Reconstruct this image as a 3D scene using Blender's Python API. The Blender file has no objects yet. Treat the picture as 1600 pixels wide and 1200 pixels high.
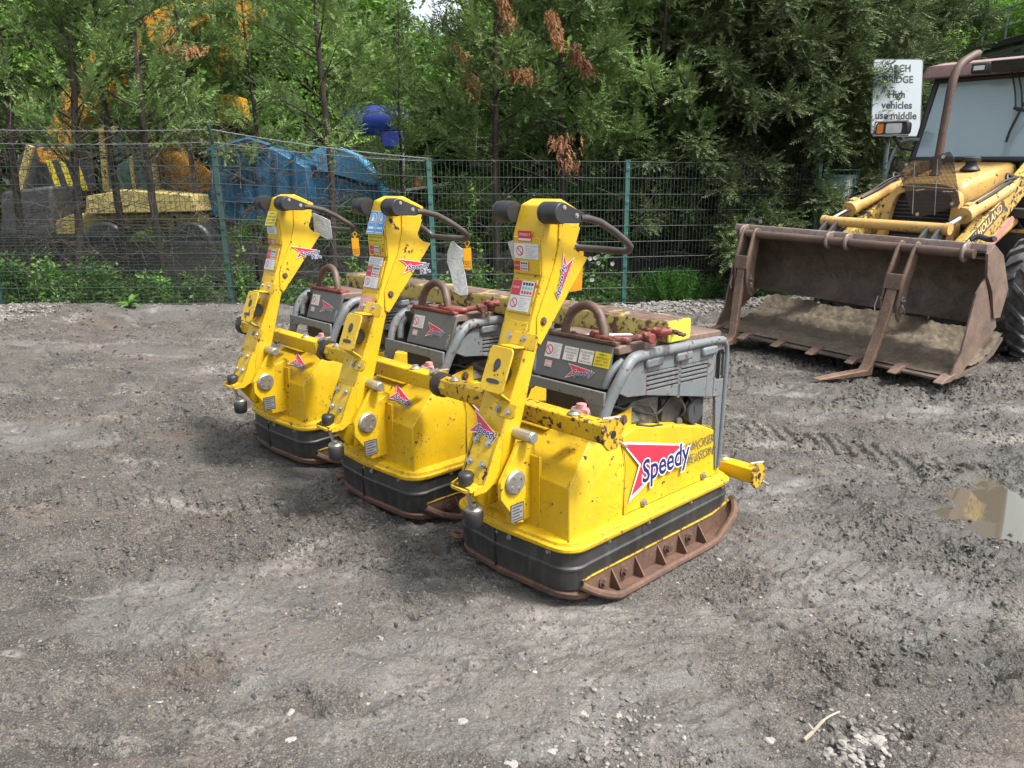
import bpy, bmesh, math, random
import numpy as np
from mathutils import Vector, Matrix, Euler
R=math.radians
sc=bpy.context.scene
col=sc.collection
# ---------------------------------------------------------------- camera, sky, sun, exposure
CAMH=1.55; PITCH=math.atan(310/1200.)
cam=bpy.data.cameras.new('camera'); camo=bpy.data.objects.new('camera',cam); col.objects.link(camo)
camo.location=(0,0,CAMH); camo.rotation_euler=(math.pi/2-PITCH,0,0)
cam.sensor_width=36; cam.lens=36*1200/1600.; cam.clip_start=.05; cam.clip_end=2000
sc.camera=camo
SUN_EL=R(58); SUN_AZ=R(118)      # azimuth clockwise from +Y
w=bpy.data.worlds.new('World'); sc.world=w; w.use_nodes=True
nt=w.node_tree; nt.nodes.clear()
sky=nt.nodes.new('ShaderNodeTexSky'); sky.sky_type='NISHITA'; sky.sun_disc=False
sky.sun_elevation=SUN_EL; sky.sun_rotation=SUN_AZ; sky.air_density=1.0; sky.dust_density=4.0; sky.ozone_density=1.0
hs=nt.nodes.new('ShaderNodeHueSaturation'); hs.inputs['Saturation'].default_value=.35
bg=nt.nodes.new('ShaderNodeBackground'); bg.inputs['Strength'].default_value=.15
wo=nt.nodes.new('ShaderNodeOutputWorld')
nt.links.new(sky.outputs[0],hs.inputs['Color']); nt.links.new(hs.outputs[0],bg.inputs[0]); nt.links.new(bg.outputs[0],wo.inputs[0])
sl=bpy.data.lights.new('sun','SUN'); sl.energy=2.7; sl.angle=R(11); sl.color=(1,.965,.91)
so=bpy.data.objects.new('sun',sl); col.objects.link(so)
sd=Vector((math.sin(SUN_AZ)*math.cos(SUN_EL),math.cos(SUN_AZ)*math.cos(SUN_EL),math.sin(SUN_EL)))
so.rotation_euler=sd.to_track_quat('Z','Y').to_euler(); so.location=(5,-5,20)
sc.view_settings.view_transform='Standard'; sc.view_settings.look='None'; sc.view_settings.gamma=1
sc.view_settings.exposure=1.15
try: sc.cycles.max_bounces=6; sc.cycles.transparent_max_bounces=12
except Exception: pass

# ---------------------------------------------------------------- helpers
_cp,_sp=math.cos(PITCH),math.sin(PITCH)
def ray(px,py):
    u=(px-800)/1200.; v=-(py-600)/1200.
    return Vector((u,_cp+v*_sp,-_sp+v*_cp))
def atd(px,py,d): return Vector((0,0,CAMH))+ray(px,py)*d
def atz(px,py,z=0.):
    r=ray(px,py); return Vector((0,0,CAMH))+r*((z-CAMH)/r.z)
def atY(px,py,Y):
    r=ray(px,py); return Vector((0,0,CAMH))+r*(Y/r.y)

def tag(o,label=None,cat=None,group=None,kind=None):
    if label: o['label']=label
    if cat: o['category']=cat
    if group: o['group']=group
    if kind: o['kind']=kind
    return o
def empty(name,loc=(0,0,0),rot=(0,0,0),**k):
    o=bpy.data.objects.new(name,None); o.empty_display_size=.1; o.location=loc; o.rotation_euler=rot
    col.objects.link(o); tag(o,**k); return o
def obj(name,me,parent=None,**k):
    o=bpy.data.objects.new(name,me); col.objects.link(o)
    if parent: o.parent=parent
    tag(o,**k); return o
def npmesh(name,V,F,mats,smooth=False,mi=None):
    V=np.asarray(V,np.float32); F=np.asarray(F,np.int32); n,k=F.shape
    me=bpy.data.meshes.new(name); me.vertices.add(len(V)); me.vertices.foreach_set('co',V.ravel())
    me.loops.add(n*k); me.loops.foreach_set('vertex_index',F.ravel())
    me.polygons.add(n); me.polygons.foreach_set('loop_start',np.arange(0,n*k,k,dtype=np.int32))
    try: me.polygons.foreach_set('loop_total',np.full(n,k,np.int32))
    except Exception: pass
    for m in mats: me.materials.append(m)
    if mi is not None: me.polygons.foreach_set('material_index',np.asarray(mi,np.int32))
    me.update(calc_edges=True); me.polygons.foreach_set('use_smooth',np.full(n,smooth)); me.validate(); return me

class G:
    def __init__(s,off=(0,0,0)): s.V=[];s.F=[];s.M=[];s.off=Vector(off);s.m=0;s.pc=[0]
    def np(s):
        if len(s.F)>s.pc[-1]: s.pc.append(len(s.F))
        return s
    def v(s,*ps):
        i=len(s.V); s.V+= [Vector(p) for p in ps]; return i
    def f(s,ids): s.F.append(tuple(ids)); s.M.append(s.m); return s
    def mark(s): return len(s.V)
    def xf(s,mark,mat):
        for i in range(mark,len(s.V)): s.V[i]=mat@s.V[i]
        return s
    def poly(s,pts): i=s.v(*pts); return s.f(range(i,i+len(pts)))
    def box(s,c,d,rot=None):
        c=Vector(c); k=[(x*d[0]/2,y*d[1]/2,z*d[2]/2) for z in(-1,1) for y in(-1,1) for x in(-1,1)]
        if rot is not None:
            m=rot if isinstance(rot,Matrix) else Euler(rot).to_matrix(); k=[m@Vector(p) for p in k]
        i=s.v(*[c+Vector(p) for p in k])
        for q in((0,2,3,1),(4,5,7,6),(0,1,5,4),(2,6,7,3),(0,4,6,2),(1,3,7,5)): s.f([i+a for a in q])
        return s
    def bx(s,x0,x1,y0,y1,z0,z1): return s.box(((x0+x1)/2,(y0+y1)/2,(z0+z1)/2),(abs(x1-x0),abs(y1-y0),abs(z1-z0)))
    def prism(s,pts,ax,a,b):
        n=len(pts)
        def P(p,t): return (t,p[0],p[1]) if ax=='x' else ((p[0],t,p[1]) if ax=='y' else (p[0],p[1],t))
        i=s.v(*[P(p,a) for p in pts]); j=s.v(*[P(p,b) for p in pts])
        s.f(range(i,i+n)); s.f(reversed(range(j,j+n)))
        for k in range(n): s.f((i+k,j+k,j+(k+1)%n,i+(k+1)%n))
        return s
    def loft(s,rings,closed=True,caps=True):
        ids=[s.v(*r) for r in rings]; n=len(rings[0])
        for a,b in zip(ids,ids[1:]):
            for k in range(n if closed else n-1): s.f((a+k,a+(k+1)%n,b+(k+1)%n,b+k))
        if caps: s.f(reversed(range(ids[0],ids[0]+n))); s.f(range(ids[-1],ids[-1]+n))
        return s
    def tube(s,pts,r,n=10,closed=False,caps=True):
        pts=[Vector(p) for p in pts]; N=len(pts); rr=r if isinstance(r,(list,tuple)) else [r]*N
        rings=[]; up=None
        for i,p in enumerate(pts):
            if closed: t=(pts[(i+1)%N]-pts[i-1])
            else: t=(pts[min(i+1,N-1)]-pts[max(i-1,0)])
            t.normalize()
            if up is None: up=Vector((0,0,1)) if abs(t.z)<.9 else Vector((1,0,0))
            x=t.cross(up); 
            if x.length<1e-4: x=t.cross(Vector((1,0,0)))
            x.normalize(); y=x.cross(t).normalized(); up=y
            k=1.
            if 0<i<N-1 or closed:
                a=(p-pts[i-1]).normalized(); c=max(.5,a.dot(t)); k=1/c if c<.999 else 1
            rings.append([p+x*(rr[i]*k if False else rr[i])*math.cos(2*math.pi*q/n)+y*rr[i]*math.sin(2*math.pi*q/n) for q in range(n)])
        if closed:
            ids=[s.v(*q) for q in rings]
            for i in range(N):
                a=ids[i];b=ids[(i+1)%N]
                for k in range(n): s.f((a+k,a+(k+1)%n,b+(k+1)%n,b+k))
            return s
        return s.loft(rings,True,caps)
    def cyl(s,a,b,r0,r1=None,n=14): return s.tube([a,b],[r0,r0 if r1 is None else r1],n)
    def lathe(s,prof,c,axis='z',n=24):
        c=Vector(c); rings=[]
        for r,t in prof:
            ring=[]
            for q in range(n):
                A=2*math.pi*q/n; a,b=r*math.cos(A),r*math.sin(A)
                ring.append(c+(Vector((a,b,t)) if axis=='z' else Vector((t,a,b)) if axis=='x' else Vector((b,t,a))))
            rings.append(ring)
        return s.loft(rings)
    def bolt(s,p,d,r=.012,h=.008):
        s.np(); p=Vector(p); d=Vector(d).normalized(); s.tube([p,p+d*h*.4],r*1.35,10); s.tube([p+d*h*.4,p+d*h*1.3],r*.85,6); return s
    def build(s,name,mats,parent=None,bevel=0,smooth=30,**k):
        if len(s.pc)>1:
            ends=s.pc[1:]+[len(s.F)]; o=None
            for a,b in zip(s.pc,ends):
                if b<=a: continue
                q=G(s.off); F=s.F[a:b]; ids=sorted({i for f in F for i in f}); mp={i:n for n,i in enumerate(ids)}
                q.V=[s.V[i] for i in ids]; q.F=[tuple(mp[i] for i in f) for f in F]; q.M=s.M[a:b]
                o=q.build(name[:-1] if name.endswith('s') and not name.endswith('ss') else name,mats,parent,bevel,smooth,**k)
            return o
        me=bpy.data.meshes.new(name)
        me.from_pydata([v-s.off for v in s.V],[],s.F)
        if not isinstance(mats,(list,tuple)): mats=[mats]
        for m in mats: me.materials.append(m)
        if len(mats)>1: me.polygons.foreach_set('material_index',s.M)
        bm=bmesh.new(); bm.from_mesh(me); bmesh.ops.recalc_face_normals(bm,faces=bm.faces)
        bm.to_mesh(me); bm.free()
        if smooth:
            me.polygons.foreach_set('use_smooth',[True]*len(me.polygons)); me.set_sharp_from_angle(angle=R(smooth))
        o=obj(name,me,parent,**k)
        if bevel:
            b=o.modifiers.new('bevel','BEVEL'); b.width=bevel; b.segments=2; b.limit_method='ANGLE'; b.angle_limit=R(35)
            try: b.harden_normals=False
            except Exception: pass
        return o
def arc(c,r,a0,a1,n): return [(c[0]+r*math.cos(R(a0+(a1-a0)*i/n)),c[1]+r*math.sin(R(a0+(a1-a0)*i/n))) for i in range(n+1)]
def smooth_path(pts,n=6):
    "Catmull-Rom through points"
    P=[Vector(p) for p in pts]; out=[]
    for i in range(len(P)-1):
        a=P[max(i-1,0)];b=P[i];c=P[i+1];d=P[min(i+2,len(P)-1)]
        for k in range(n):
            t=k/n; out.append(.5*((2*b)+(-a+c)*t+(2*a-5*b+4*c-d)*t*t+(-a+3*b-3*c+d)*t**3))
    out.append(P[-1]); return out

# ---------------------------------------------------------------- materials
class NT:
    def __init__(s,name):
        s.mat=bpy.data.materials.new(name); s.mat.use_nodes=True; s.t=s.mat.node_tree; s.t.nodes.clear()
        s.out=s.n('ShaderNodeOutputMaterial'); s.b=s.n('ShaderNodeBsdfPrincipled'); s.l(s.b.outputs[0],s.out.inputs[0])
        tc=s.n('ShaderNodeTexCoord'); oi=s.n('ShaderNodeObjectInfo'); m=s.n('ShaderNodeVectorMath'); m.operation='MULTIPLY_ADD'
        cx=s.n('ShaderNodeCombineXYZ')
        for i in range(3): s.l(oi.outputs['Random'],cx.inputs[i])
        s.l(cx.outputs[0],m.inputs[0]); m.inputs[1].default_value=(13.7,7.3,3.1); s.l(tc.outputs['Object'],m.inputs[2])
        s.co=m.outputs[0]; s.raw=tc.outputs['Object']; s.rnd=oi.outputs['Random']
    def n(s,t): return s.t.nodes.new(t)
    def l(s,a,b): s.t.links.new(a,b)
    def val(s,inp,v):
        if isinstance(v,(int,float,tuple,list)): inp.default_value=v
        else: s.l(v,inp)
    def noise(s,scale,detail=4,rough=.55,dist=0,vec=None,sc3=None):
        v=vec or s.co
        if sc3:
            q=s.n('ShaderNodeMapping'); q.inputs['Scale'].default_value=sc3; s.l(v,q.inputs[0]); v=q.outputs[0]
        n=s.n('ShaderNodeTexNoise'); s.l(v,n.inputs['Vector']); n.inputs['Scale'].default_value=scale; n.inputs['Detail'].default_value=detail
        n.inputs['Roughness'].default_value=rough; n.inputs['Distortion'].default_value=dist; return n.outputs['Fac']
    def vor(s,scale,feat='F1',out='Distance',vec=None):
        n=s.n('ShaderNodeTexVoronoi'); n.feature=feat; s.l(vec or s.co,n.inputs['Vector']); n.inputs['Scale'].default_value=scale; return n.outputs[out]
    def ramp(s,v,a,b,lo=0.,hi=1.):
        m=s.n('ShaderNodeMapRange'); m.clamp=True; s.l(v,m.inputs[0])
        for i,q in enumerate((a,b,lo,hi)): m.inputs[i+1].default_value=q
        return m.outputs[0]
    def math(s,op,a,b=0.,c=None):
        m=s.n('ShaderNodeMath'); m.operation=op; s.val(m.inputs[0],a); s.val(m.inputs[1],b)
        if c is not None: s.val(m.inputs[2],c)
        return m.outputs[0]
    def mix(s,f,a,b):
        m=s.n('ShaderNodeMix'); m.data_type='RGBA'; s.val(m.inputs[0],f)
        for q,i in((a,6),(b,7)):
            if isinstance(q,tuple): m.inputs[i].default_value=(*q[:3],1)
            else: s.l(q,m.inputs[i])
        return m.outputs[2]
    def bump(s,h,strength=.3,dist=.01,nrm=None):
        b=s.n('ShaderNodeBump'); b.inputs['Strength'].default_value=strength; b.inputs['Distance'].default_value=dist; s.l(h,b.inputs['Height'])
        if nrm is not None: s.l(nrm,b.inputs['Normal'])
        return b.outputs[0]
    def edge(s,r=.006):
        b=s.n('ShaderNodeBevel'); b.samples=4; b.inputs[0].default_value=r; g=s.n('ShaderNodeNewGeometry'); d=s.n('ShaderNodeVectorMath'); d.operation='DOT_PRODUCT'
        s.l(b.outputs[0],d.inputs[0]); s.l(g.outputs['Normal'],d.inputs[1]); return s.ramp(d.outputs['Value'],.995,.75)
    def sep(s,v=None):
        x=s.n('ShaderNodeSeparateXYZ'); s.l(v or s.raw,x.inputs[0]); return x.outputs
    def set(s,color=None,rough=None,metal=None,normal=None,**k):
        b=s.b
        if color is not None:
            if isinstance(color,tuple): b.inputs['Base Color'].default_value=(*color[:3],1)
            else: s.l(color,b.inputs['Base Color'])
        if rough is not None: s.val(b.inputs['Roughness'],rough)
        if metal is not None: s.val(b.inputs['Metallic'],metal)
        if normal is not None: s.l(normal,b.inputs['Normal'])
        for q,v in k.items(): s.val(b.inputs[q.replace('_',' ')],v)
        return s.mat
def flat(name,c,rough=.6,metal=0.,var=.12,bump=.0):
    t=NT(name); n=t.noise(9,5); d=tuple(x*(1-var*2) for x in c); l=tuple(min(1,x*(1+var)) for x in c)
    return t.set(t.mix(t.ramp(n,.3,.7),d,l),rough,metal,t.bump(t.noise(60,3),bump,.002) if bump else None)
def paint(name,base,under,rough=.38,chip=.5,speck=True,dirt=(.12,.09,.06),dirtamt=.35,fade=None,edge=True,scale=1.,grime=.5,top=False):
    "worn paint: edge chips, speckles, scratches, runs of dirt"
    t=NT(name)
    big=t.noise(3.2*scale,5,.6); fine=t.noise(42*scale,7,.62); mid=t.noise(13*scale,6,.6,.4)
    fade=fade or tuple(min(1,c*1.12+.01) for c in base); dark=tuple(c*.82 for c in base)
    c=t.mix(t.ramp(big,.35,.7),dark,base); c=t.mix(t.ramp(mid,.5,.85,0,.5),c,fade)
    streak=t.noise(9,5,.6,.2,sc3=(1,1,.12)); c=t.mix(t.ramp(streak,.55,.85,0,dirtamt),c,dirt)
    scr=t.noise(20,2,.5,0,sc3=(.25,.6,7)); c=t.mix(t.ramp(scr,.74,.78,0,.35),c,fade)
    e=t.edge(.008) if edge else 0.
    k=t.math('ADD',t.math('MULTIPLY',fine,.6),t.math('MULTIPLY',mid,.4))
    if edge: k=t.math('ADD',k,t.math('MULTIPLY',e,.17))
    thr=.76-.16*chip
    m=t.ramp(k,thr,thr+.02)
    if speck:
        sp=t.ramp(t.noise(95*scale,2,.5),.63,.66); reg=t.ramp(t.noise(4.5*scale,3,.6),.56,.66)
        m=t.math('MAXIMUM',m,t.math('MULTIPLY',sp,reg))
    if top:
        gn=t.n('ShaderNodeNewGeometry'); nz=t.sep(gn.outputs['Normal'])[2]; m=t.math('MAXIMUM',m,t.math('MULTIPLY',t.ramp(nz,.3,.8),t.ramp(t.math('ADD',mid,t.math('MULTIPLY',fine,.4)),.50,.66)))
    uc=t.mix(t.ramp(t.noise(25,5),.35,.65),under,tuple(x*.4 for x in under))
    halo=t.ramp(k,thr-.05,thr,0,.4); c=t.mix(halo,c,tuple(a*.5+b*.5 for a,b in zip(base,under)))
    c=t.mix(m,c,uc)
    g=t.ramp(t.noise(7,6,.7),.5,.8,0,grime*.5); c=t.mix(g,c,dirt)
    h=t.math('SUBTRACT',t.math('MULTIPLY',t.noise(5,3),.6),t.math('MULTIPLY',m,.5))
    r=t.math('ADD',t.ramp(mid,.3,.8,rough-.06,rough+.16),t.math('MULTIPLY',m,.35))
    return t.set(c,r,0.,t.bump(h,.35,.004))
def rust(name,a=(.20,.085,.045),b=(.075,.035,.022),c=(.30,.17,.10),rough=.8,mud=0.,bump=.5):
    t=NT(name); n=t.noise(6,8,.65,.5); f=t.noise(55,6,.7)
    q=t.mix(t.ramp(n,.35,.65),b,a); q=t.mix(t.ramp(f,.52,.75,0,.7),q,c); q=t.mix(t.ramp(t.noise(17,6,.6),.6,.75,0,.6),q,tuple(x*.4 for x in b))
    if mud: q=t.mix(t.ramp(t.noise(4,6,.6),.5-mud*.3,.62),q,(.20,.16,.11))
    return t.set(q,rough,0.,t.bump(t.math('ADD',f,n),bump,.004))
M={}
YEL=(.62,.40,.008); 
M['yellow']=paint('yellow_paint',YEL,(.06,.028,.018),.42,.98,dirt=(.24,.14,.03),dirtamt=.34,fade=(.68,.47,.03),grime=.42)
M['yellow_worn']=paint('yellow_paint_chipped',(.58,.365,.008),(.07,.034,.024),.42,1.4,dirt=(.2,.11,.03),grime=.4)
M['grey']=paint('grey_hood_paint',(.150,.170,.178),(.13,.065,.045),.45,1.15,speck=False,dirt=(.16,.12,.09),dirtamt=.35,fade=(.24,.27,.285),grime=.35)
M['dark_grey']=paint('dark_grey_panel_paint',(.10,.105,.10),(.12,.06,.04),.4,.2,speck=False,dirt=(.14,.10,.08),dirtamt=.4,fade=(.15,.155,.15))
M['hood_top']=rust('rusty_hood_top',(.18,.12,.09),(.095,.062,.048),(.23,.17,.135),.6,bump=.15)
M['rust']=rust('rust_steel',(.130,.068,.042),(.07,.040,.028),(.19,.125,.085),bump=.4)
M['rust_smooth']=rust('rusty_pipe',(.12,.072,.053),(.07,.044,.034),(.165,.11,.085),.55,bump=.12)
M['red']=paint('red_shackle_paint',(.25,.05,.04),(.12,.055,.04),.5,1.35,speck=False,dirt=(.15,.07,.05),grime=.8)
M['pink']=paint('faded_red_cap',(.68,.33,.33),(.35,.2,.18),.5,.3,speck=False,dirt=(.3,.2,.15))
t=NT('skirt_rubber'); n=t.noise(7,6,.6); z=t.noise(30,4,.6,0,sc3=(1,1,.15))
M['rubber']=t.set(t.mix(t.ramp(z,.5,.8,0,.55),t.mix(t.ramp(n,.3,.7),(.014,.014,.0135),(.032,.032,.030)),(.085,.082,.068)),t.ramp(n,.3,.7,.42,.62),0.,t.bump(t.noise(25,5),.1,.003))
M['black_rubber']=flat('black_rubber',(.022,.022,.024),.45,var=.2,bump=.15)
M['black']=flat('dark_void_steel',(.012,.012,.012),.7)
M['engine']=rust('oily_engine_casting',(.10,.095,.085),(.035,.033,.03),(.18,.17,.14),.55)
M['engine_pale']=rust('dusty_pale_casting',(.22,.21,.17),(.10,.095,.08),(.3,.28,.23),.7)
M['zinc']=flat('zinc_plated_steel',(.42,.41,.38),.38,.75,.2,.1)
M['chrome']=flat('bright_ram_rod',(.62,.64,.66),.15,1.,.05)
M['white']=flat('white_sticker',(.60,.60,.585),.45,var=.05)
M['red_ink']=flat('red_ink',(.50,.024,.05),.4,var=.05)
M['pink_ink']=flat('faded_pink_ink',(.60,.22,.22),.45,var=.1)
M['blue_ink']=flat('blue_ink',(.010,.014,.115),.4,var=.05)
M['sky_ink']=flat('bright_blue_ink',(.04,.25,.58),.4,var=.05)
M['green_ink']=flat('green_ink',(.12,.42,.25),.4,var=.05)
M['black_ink']=flat('black_ink',(.025,.025,.03),.5,var=.1)
M['grey_ink']=flat('grey_print',(.20,.20,.21),.5,var=.1)
M['yellow_ink']=flat('yellow_sticker',(.60,.50,.016),.4,var=.04)
M['tag_orange']=flat('amber_plastic',(.62,.29,.01),.4,var=.1)
t=NT('white_film'); n=t.noise(18,5,.6,1.); M['film']=t.set(t.mix(t.ramp(n,.4,.7),(.56,.60,.60),(.40,.45,.48)),.35,0.,t.bump(n,.6,.01))
t=NT('worn_lettering'); M['worn_letters']=None
n=t.ramp(t.noise(60,4,.7),.66,.69); M['worn_letters']=t.set(t.mix(n,(.11,.105,.06),(.58,.365,.01)),.45)
# loader paint: mustard and chipped brown
M['mustard']=paint('mustard_loader_paint',(.55,.34,.10),(.075,.045,.03),.45,1.05,speck=False,dirt=(.14,.08,.04),dirtamt=.5,fade=(.62,.43,.17),grime=.7,scale=.7)
M['mustard_worn']=paint('chipped_loader_arm_paint',(.56,.37,.08),(.065,.045,.036),.5,1.5,speck=False,dirt=(.12,.08,.05),fade=(.74,.50,.18),grime=.7,scale=.55)
M['bucket']=rust('bucket_steel',(.135,.098,.074),(.06,.045,.036),(.19,.15,.115),.6,bump=.35)
M['bucket_bar']=rust('polished_rusty_bar',(.23,.18,.155),(.13,.09,.07),(.36,.33,.31),.42,bump=.15)
M['bucket_mud']=rust('bucket_floor_mud',(.155,.125,.088),(.09,.07,.05),(.22,.185,.135),.95,bump=1.)
M['fork_rust']=rust('fork_rust',(.175,.115,.082),(.09,.06,.047),(.28,.20,.145),.6,bump=.3)
t=NT('mesh_guard'); M['guard']=None
x=t.sep(); a=t.math('FRACT',t.math('MULTIPLY',x[0],90.)); b=t.math('FRACT',t.math('MULTIPLY',x[2],90.))
hole=t.math('MULTIPLY',t.math('GREATER_THAN',a,.42),t.math('GREATER_THAN',b,.42))
tr=t.n('ShaderNodeBsdfTransparent'); mx=t.n('ShaderNodeMixShader'); t.l(hole,mx.inputs[0]); t.l(t.b.outputs[0],mx.inputs[1]); t.l(tr.outputs[0],mx.inputs[2]); t.l(mx.outputs[0],t.out.inputs[0])
M['guard']=t.set((.055,.04,.033),.7)
def glassmat(name,c=(.75,.86,.88),tr=.55,r=.03):
    t=NT(name); g=t.n('ShaderNodeBsdfTransparent'); g.inputs[0].default_value=(*c,1); mx=t.n('ShaderNodeMixShader')
    f=t.n('ShaderNodeFresnel'); f.inputs[0].default_value=1.5; q=t.math('ADD',t.math('MULTIPLY',f.outputs[0],1.8),1-tr); q=t.math('MINIMUM',q,1.)
    t.l(q,mx.inputs[0]); t.l(g.outputs[0],mx.inputs[1]); t.l(t.b.outputs[0],mx.inputs[2]); t.l(mx.outputs[0],t.out.inputs[0])
    return t.set((.48,.62,.66),r,0.,Specular_IOR_Level=1.)
M['glass']=glassmat('cab_glass',(.85,.95,.96),.52)
M['lens']=flat('lamp_lens',(.55,.56,.55),.12,.3,.1); M['amber_lens']=flat('amber_lens',(.75,.20,.01),.2,var=.1)
M['maroon']=flat('faded_maroon_roof',(.27,.175,.16),.5,var=.12,bump=.05)
M['tyre']=None; t=NT('muddy_tyre'); n=t.noise(9,6,.65); M['tyre']=t.set(t.mix(t.ramp(n,.42,.68),(.035,.036,.038),(.13,.13,.128)),.75,0.,t.bump(t.noise(30,5),.5,.008))
M['cab_dark']=flat('dark_cab_trim',(.02,.022,.024),.55)
# far machines
M['orange']=paint('orange_yellow_machine_paint',(.60,.28,.015),(.1,.06,.04),.5,1.3,speck=False,dirt=(.2,.12,.05),scale=.3)
M['cream']=paint('sun_bleached_yellow_paint',(.50,.41,.14),(.08,.05,.035),.55,1.2,speck=False,dirt=(.16,.11,.05),dirtamt=.7,grime=1.,scale=.5)
M['blue']=paint('bright_blue_machine_paint',(.012,.105,.21),(.05,.05,.06),.5,1.0,speck=False,dirt=(.03,.05,.06),dirtamt=.8,grime=.9,scale=.5)
M['pale_blue']=paint('pale_blue_machine_paint',(.09,.30,.50),(.06,.06,.07),.45,.4,speck=False,dirt=(.08,.12,.16),scale=.3)
M['royal']=flat('royal_blue_plastic',(.012,.028,.18),.35)
M['dk_metal']=flat('dark_machine_steel',(.045,.045,.048),.6)
# fence, walls
M['fence']=paint('green_fence_paint',(.022,.060,.047),(.05,.05,.045),.45,.2,speck=False,dirt=(.05,.06,.05),edge=False,fade=(.035,.08,.065))
M['fence_wire']=flat('green_fence_wire',(.026,.045,.038),.5,var=.2)
M['post']=paint('green_post_paint',(.035,.115,.098),(.05,.05,.045),.42,.2,speck=False,dirt=(.06,.09,.08),edge=False,fade=(.06,.17,.145))
M['galv']=flat('galvanised_wire',(.22,.225,.225),.5,.5)
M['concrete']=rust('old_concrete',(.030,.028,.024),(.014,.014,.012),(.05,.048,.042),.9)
M['signwhite']=None; t=NT('sign_white'); n=t.noise(5,6,.65,.3,sc3=(1,1,.3)); M['signwhite']=t.set(t.mix(t.ramp(n,.5,.8,0,.5),(.37,.42,.44),(.24,.27,.23)),.4)
M['sign_edge']=flat('grey_sign_edge',(.10,.11,.11),.5,.3)
M['pole']=flat('grey_pole_paint',(.20,.23,.24),.5,.2,.15)
t=NT('brick_wall'); br=t.n('ShaderNodeTexBrick'); mp=t.n('ShaderNodeMapping'); mp.inputs['Rotation'].default_value=(R(90),0,0); t.l(t.raw,mp.inputs[0]); t.l(mp.outputs[0],br.inputs['Vector'])
br.inputs['Scale'].default_value=3.2; br.inputs['Color1'].default_value=(.10,.095,.09,1); br.inputs['Color2'].default_value=(.15,.142,.132,1); br.inputs['Mortar'].default_value=(.035,.033,.03,1); br.inputs['Mortar Size'].default_value=.02
cc=t.mix(t.ramp(t.noise(1.5,6,.6),.5,.8,0,.5),br.outputs[0],(.12,.12,.115)); M['brick']=t.set(cc,.9,0.,t.bump(br.outputs['Fac'],.4,-.01))
# vegetation
def leafmat(name,a,b,c,rough=.5,trans=.25):
    t=NT(name); g=t.noise(1.1,4,.6); f=t.noise(9,3,.6); q=t.mix(t.ramp(g,.38,.62),a,b); q=t.mix(t.ramp(f,.5,.75,0,.8),q,c)
    q2=t.n('ShaderNodeHueSaturation'); t.l(q,q2.inputs['Color']); t.l(t.ramp(t.rnd,0,1,.75,1.25),q2.inputs['Value']); q=q2.outputs[0]
    tr=t.n('ShaderNodeBsdfTranslucent'); t.l(q,tr.inputs[0]); mx=t.n('ShaderNodeMixShader'); mx.inputs[0].default_value=trans
    t.l(t.b.outputs[0],mx.inputs[1]); t.l(tr.outputs[0],mx.inputs[2]); t.l(mx.outputs[0],t.out.inputs[0])
    return t.set(q,rough,0.,Specular_IOR_Level=.3)
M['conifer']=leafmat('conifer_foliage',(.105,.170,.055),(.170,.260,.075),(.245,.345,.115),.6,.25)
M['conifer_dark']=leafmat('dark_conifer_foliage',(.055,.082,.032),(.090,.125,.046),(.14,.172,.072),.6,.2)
M['dead']=leafmat('dead_brown_foliage',(.17,.08,.04),(.30,.145,.065),(.37,.20,.11),.8,.2)
M['broad']=leafmat('broadleaf_foliage',(.11,.22,.035),(.18,.34,.055),(.27,.44,.09),.45,.35)
M['broad_deep']=leafmat('deep_broadleaf_foliage',(.08,.165,.035),(.13,.25,.05),(.19,.33,.08),.45,.35)
M['weed']=leafmat('weed_leaves',(.09,.20,.04),(.15,.31,.06),(.23,.40,.09),.45,.35)
M['ivy']=leafmat('ivy_leaves',(.05,.10,.03),(.11,.20,.05),(.21,.33,.08),.4,.3)
M['horsetail']=leafmat('horsetail_green',(.04,.12,.02),(.08,.2,.03),(.11,.26,.04),.6,.3)
M['twig']=flat('dead_twig',(.085,.068,.055),.9,var=.3)
M['bark']=rust('tree_bark',(.055,.042,.033),(.028,.022,.018),(.085,.07,.056),.95)
M['petal']=flat('white_petal',(.6,.6,.58),.6,var=.03); M['petal_core']=flat('yellow_core',(.7,.45,.03),.6)
M['stone']=None; t=NT('pale_stone'); n=t.noise(5,5); t2=t.ramp(t.rnd,0,1,0,1)
M['stone']=t.set(t.mix(t.ramp(n,.35,.65),t.mix(t2,(.15,.14,.125),(.24,.23,.215)),(.32,.31,.285)),.85,0.,t.bump(t.noise(40,4),.3,.004))
M['stick']=flat('bleached_stick',(.3,.26,.21),.9,var=.2)

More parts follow.
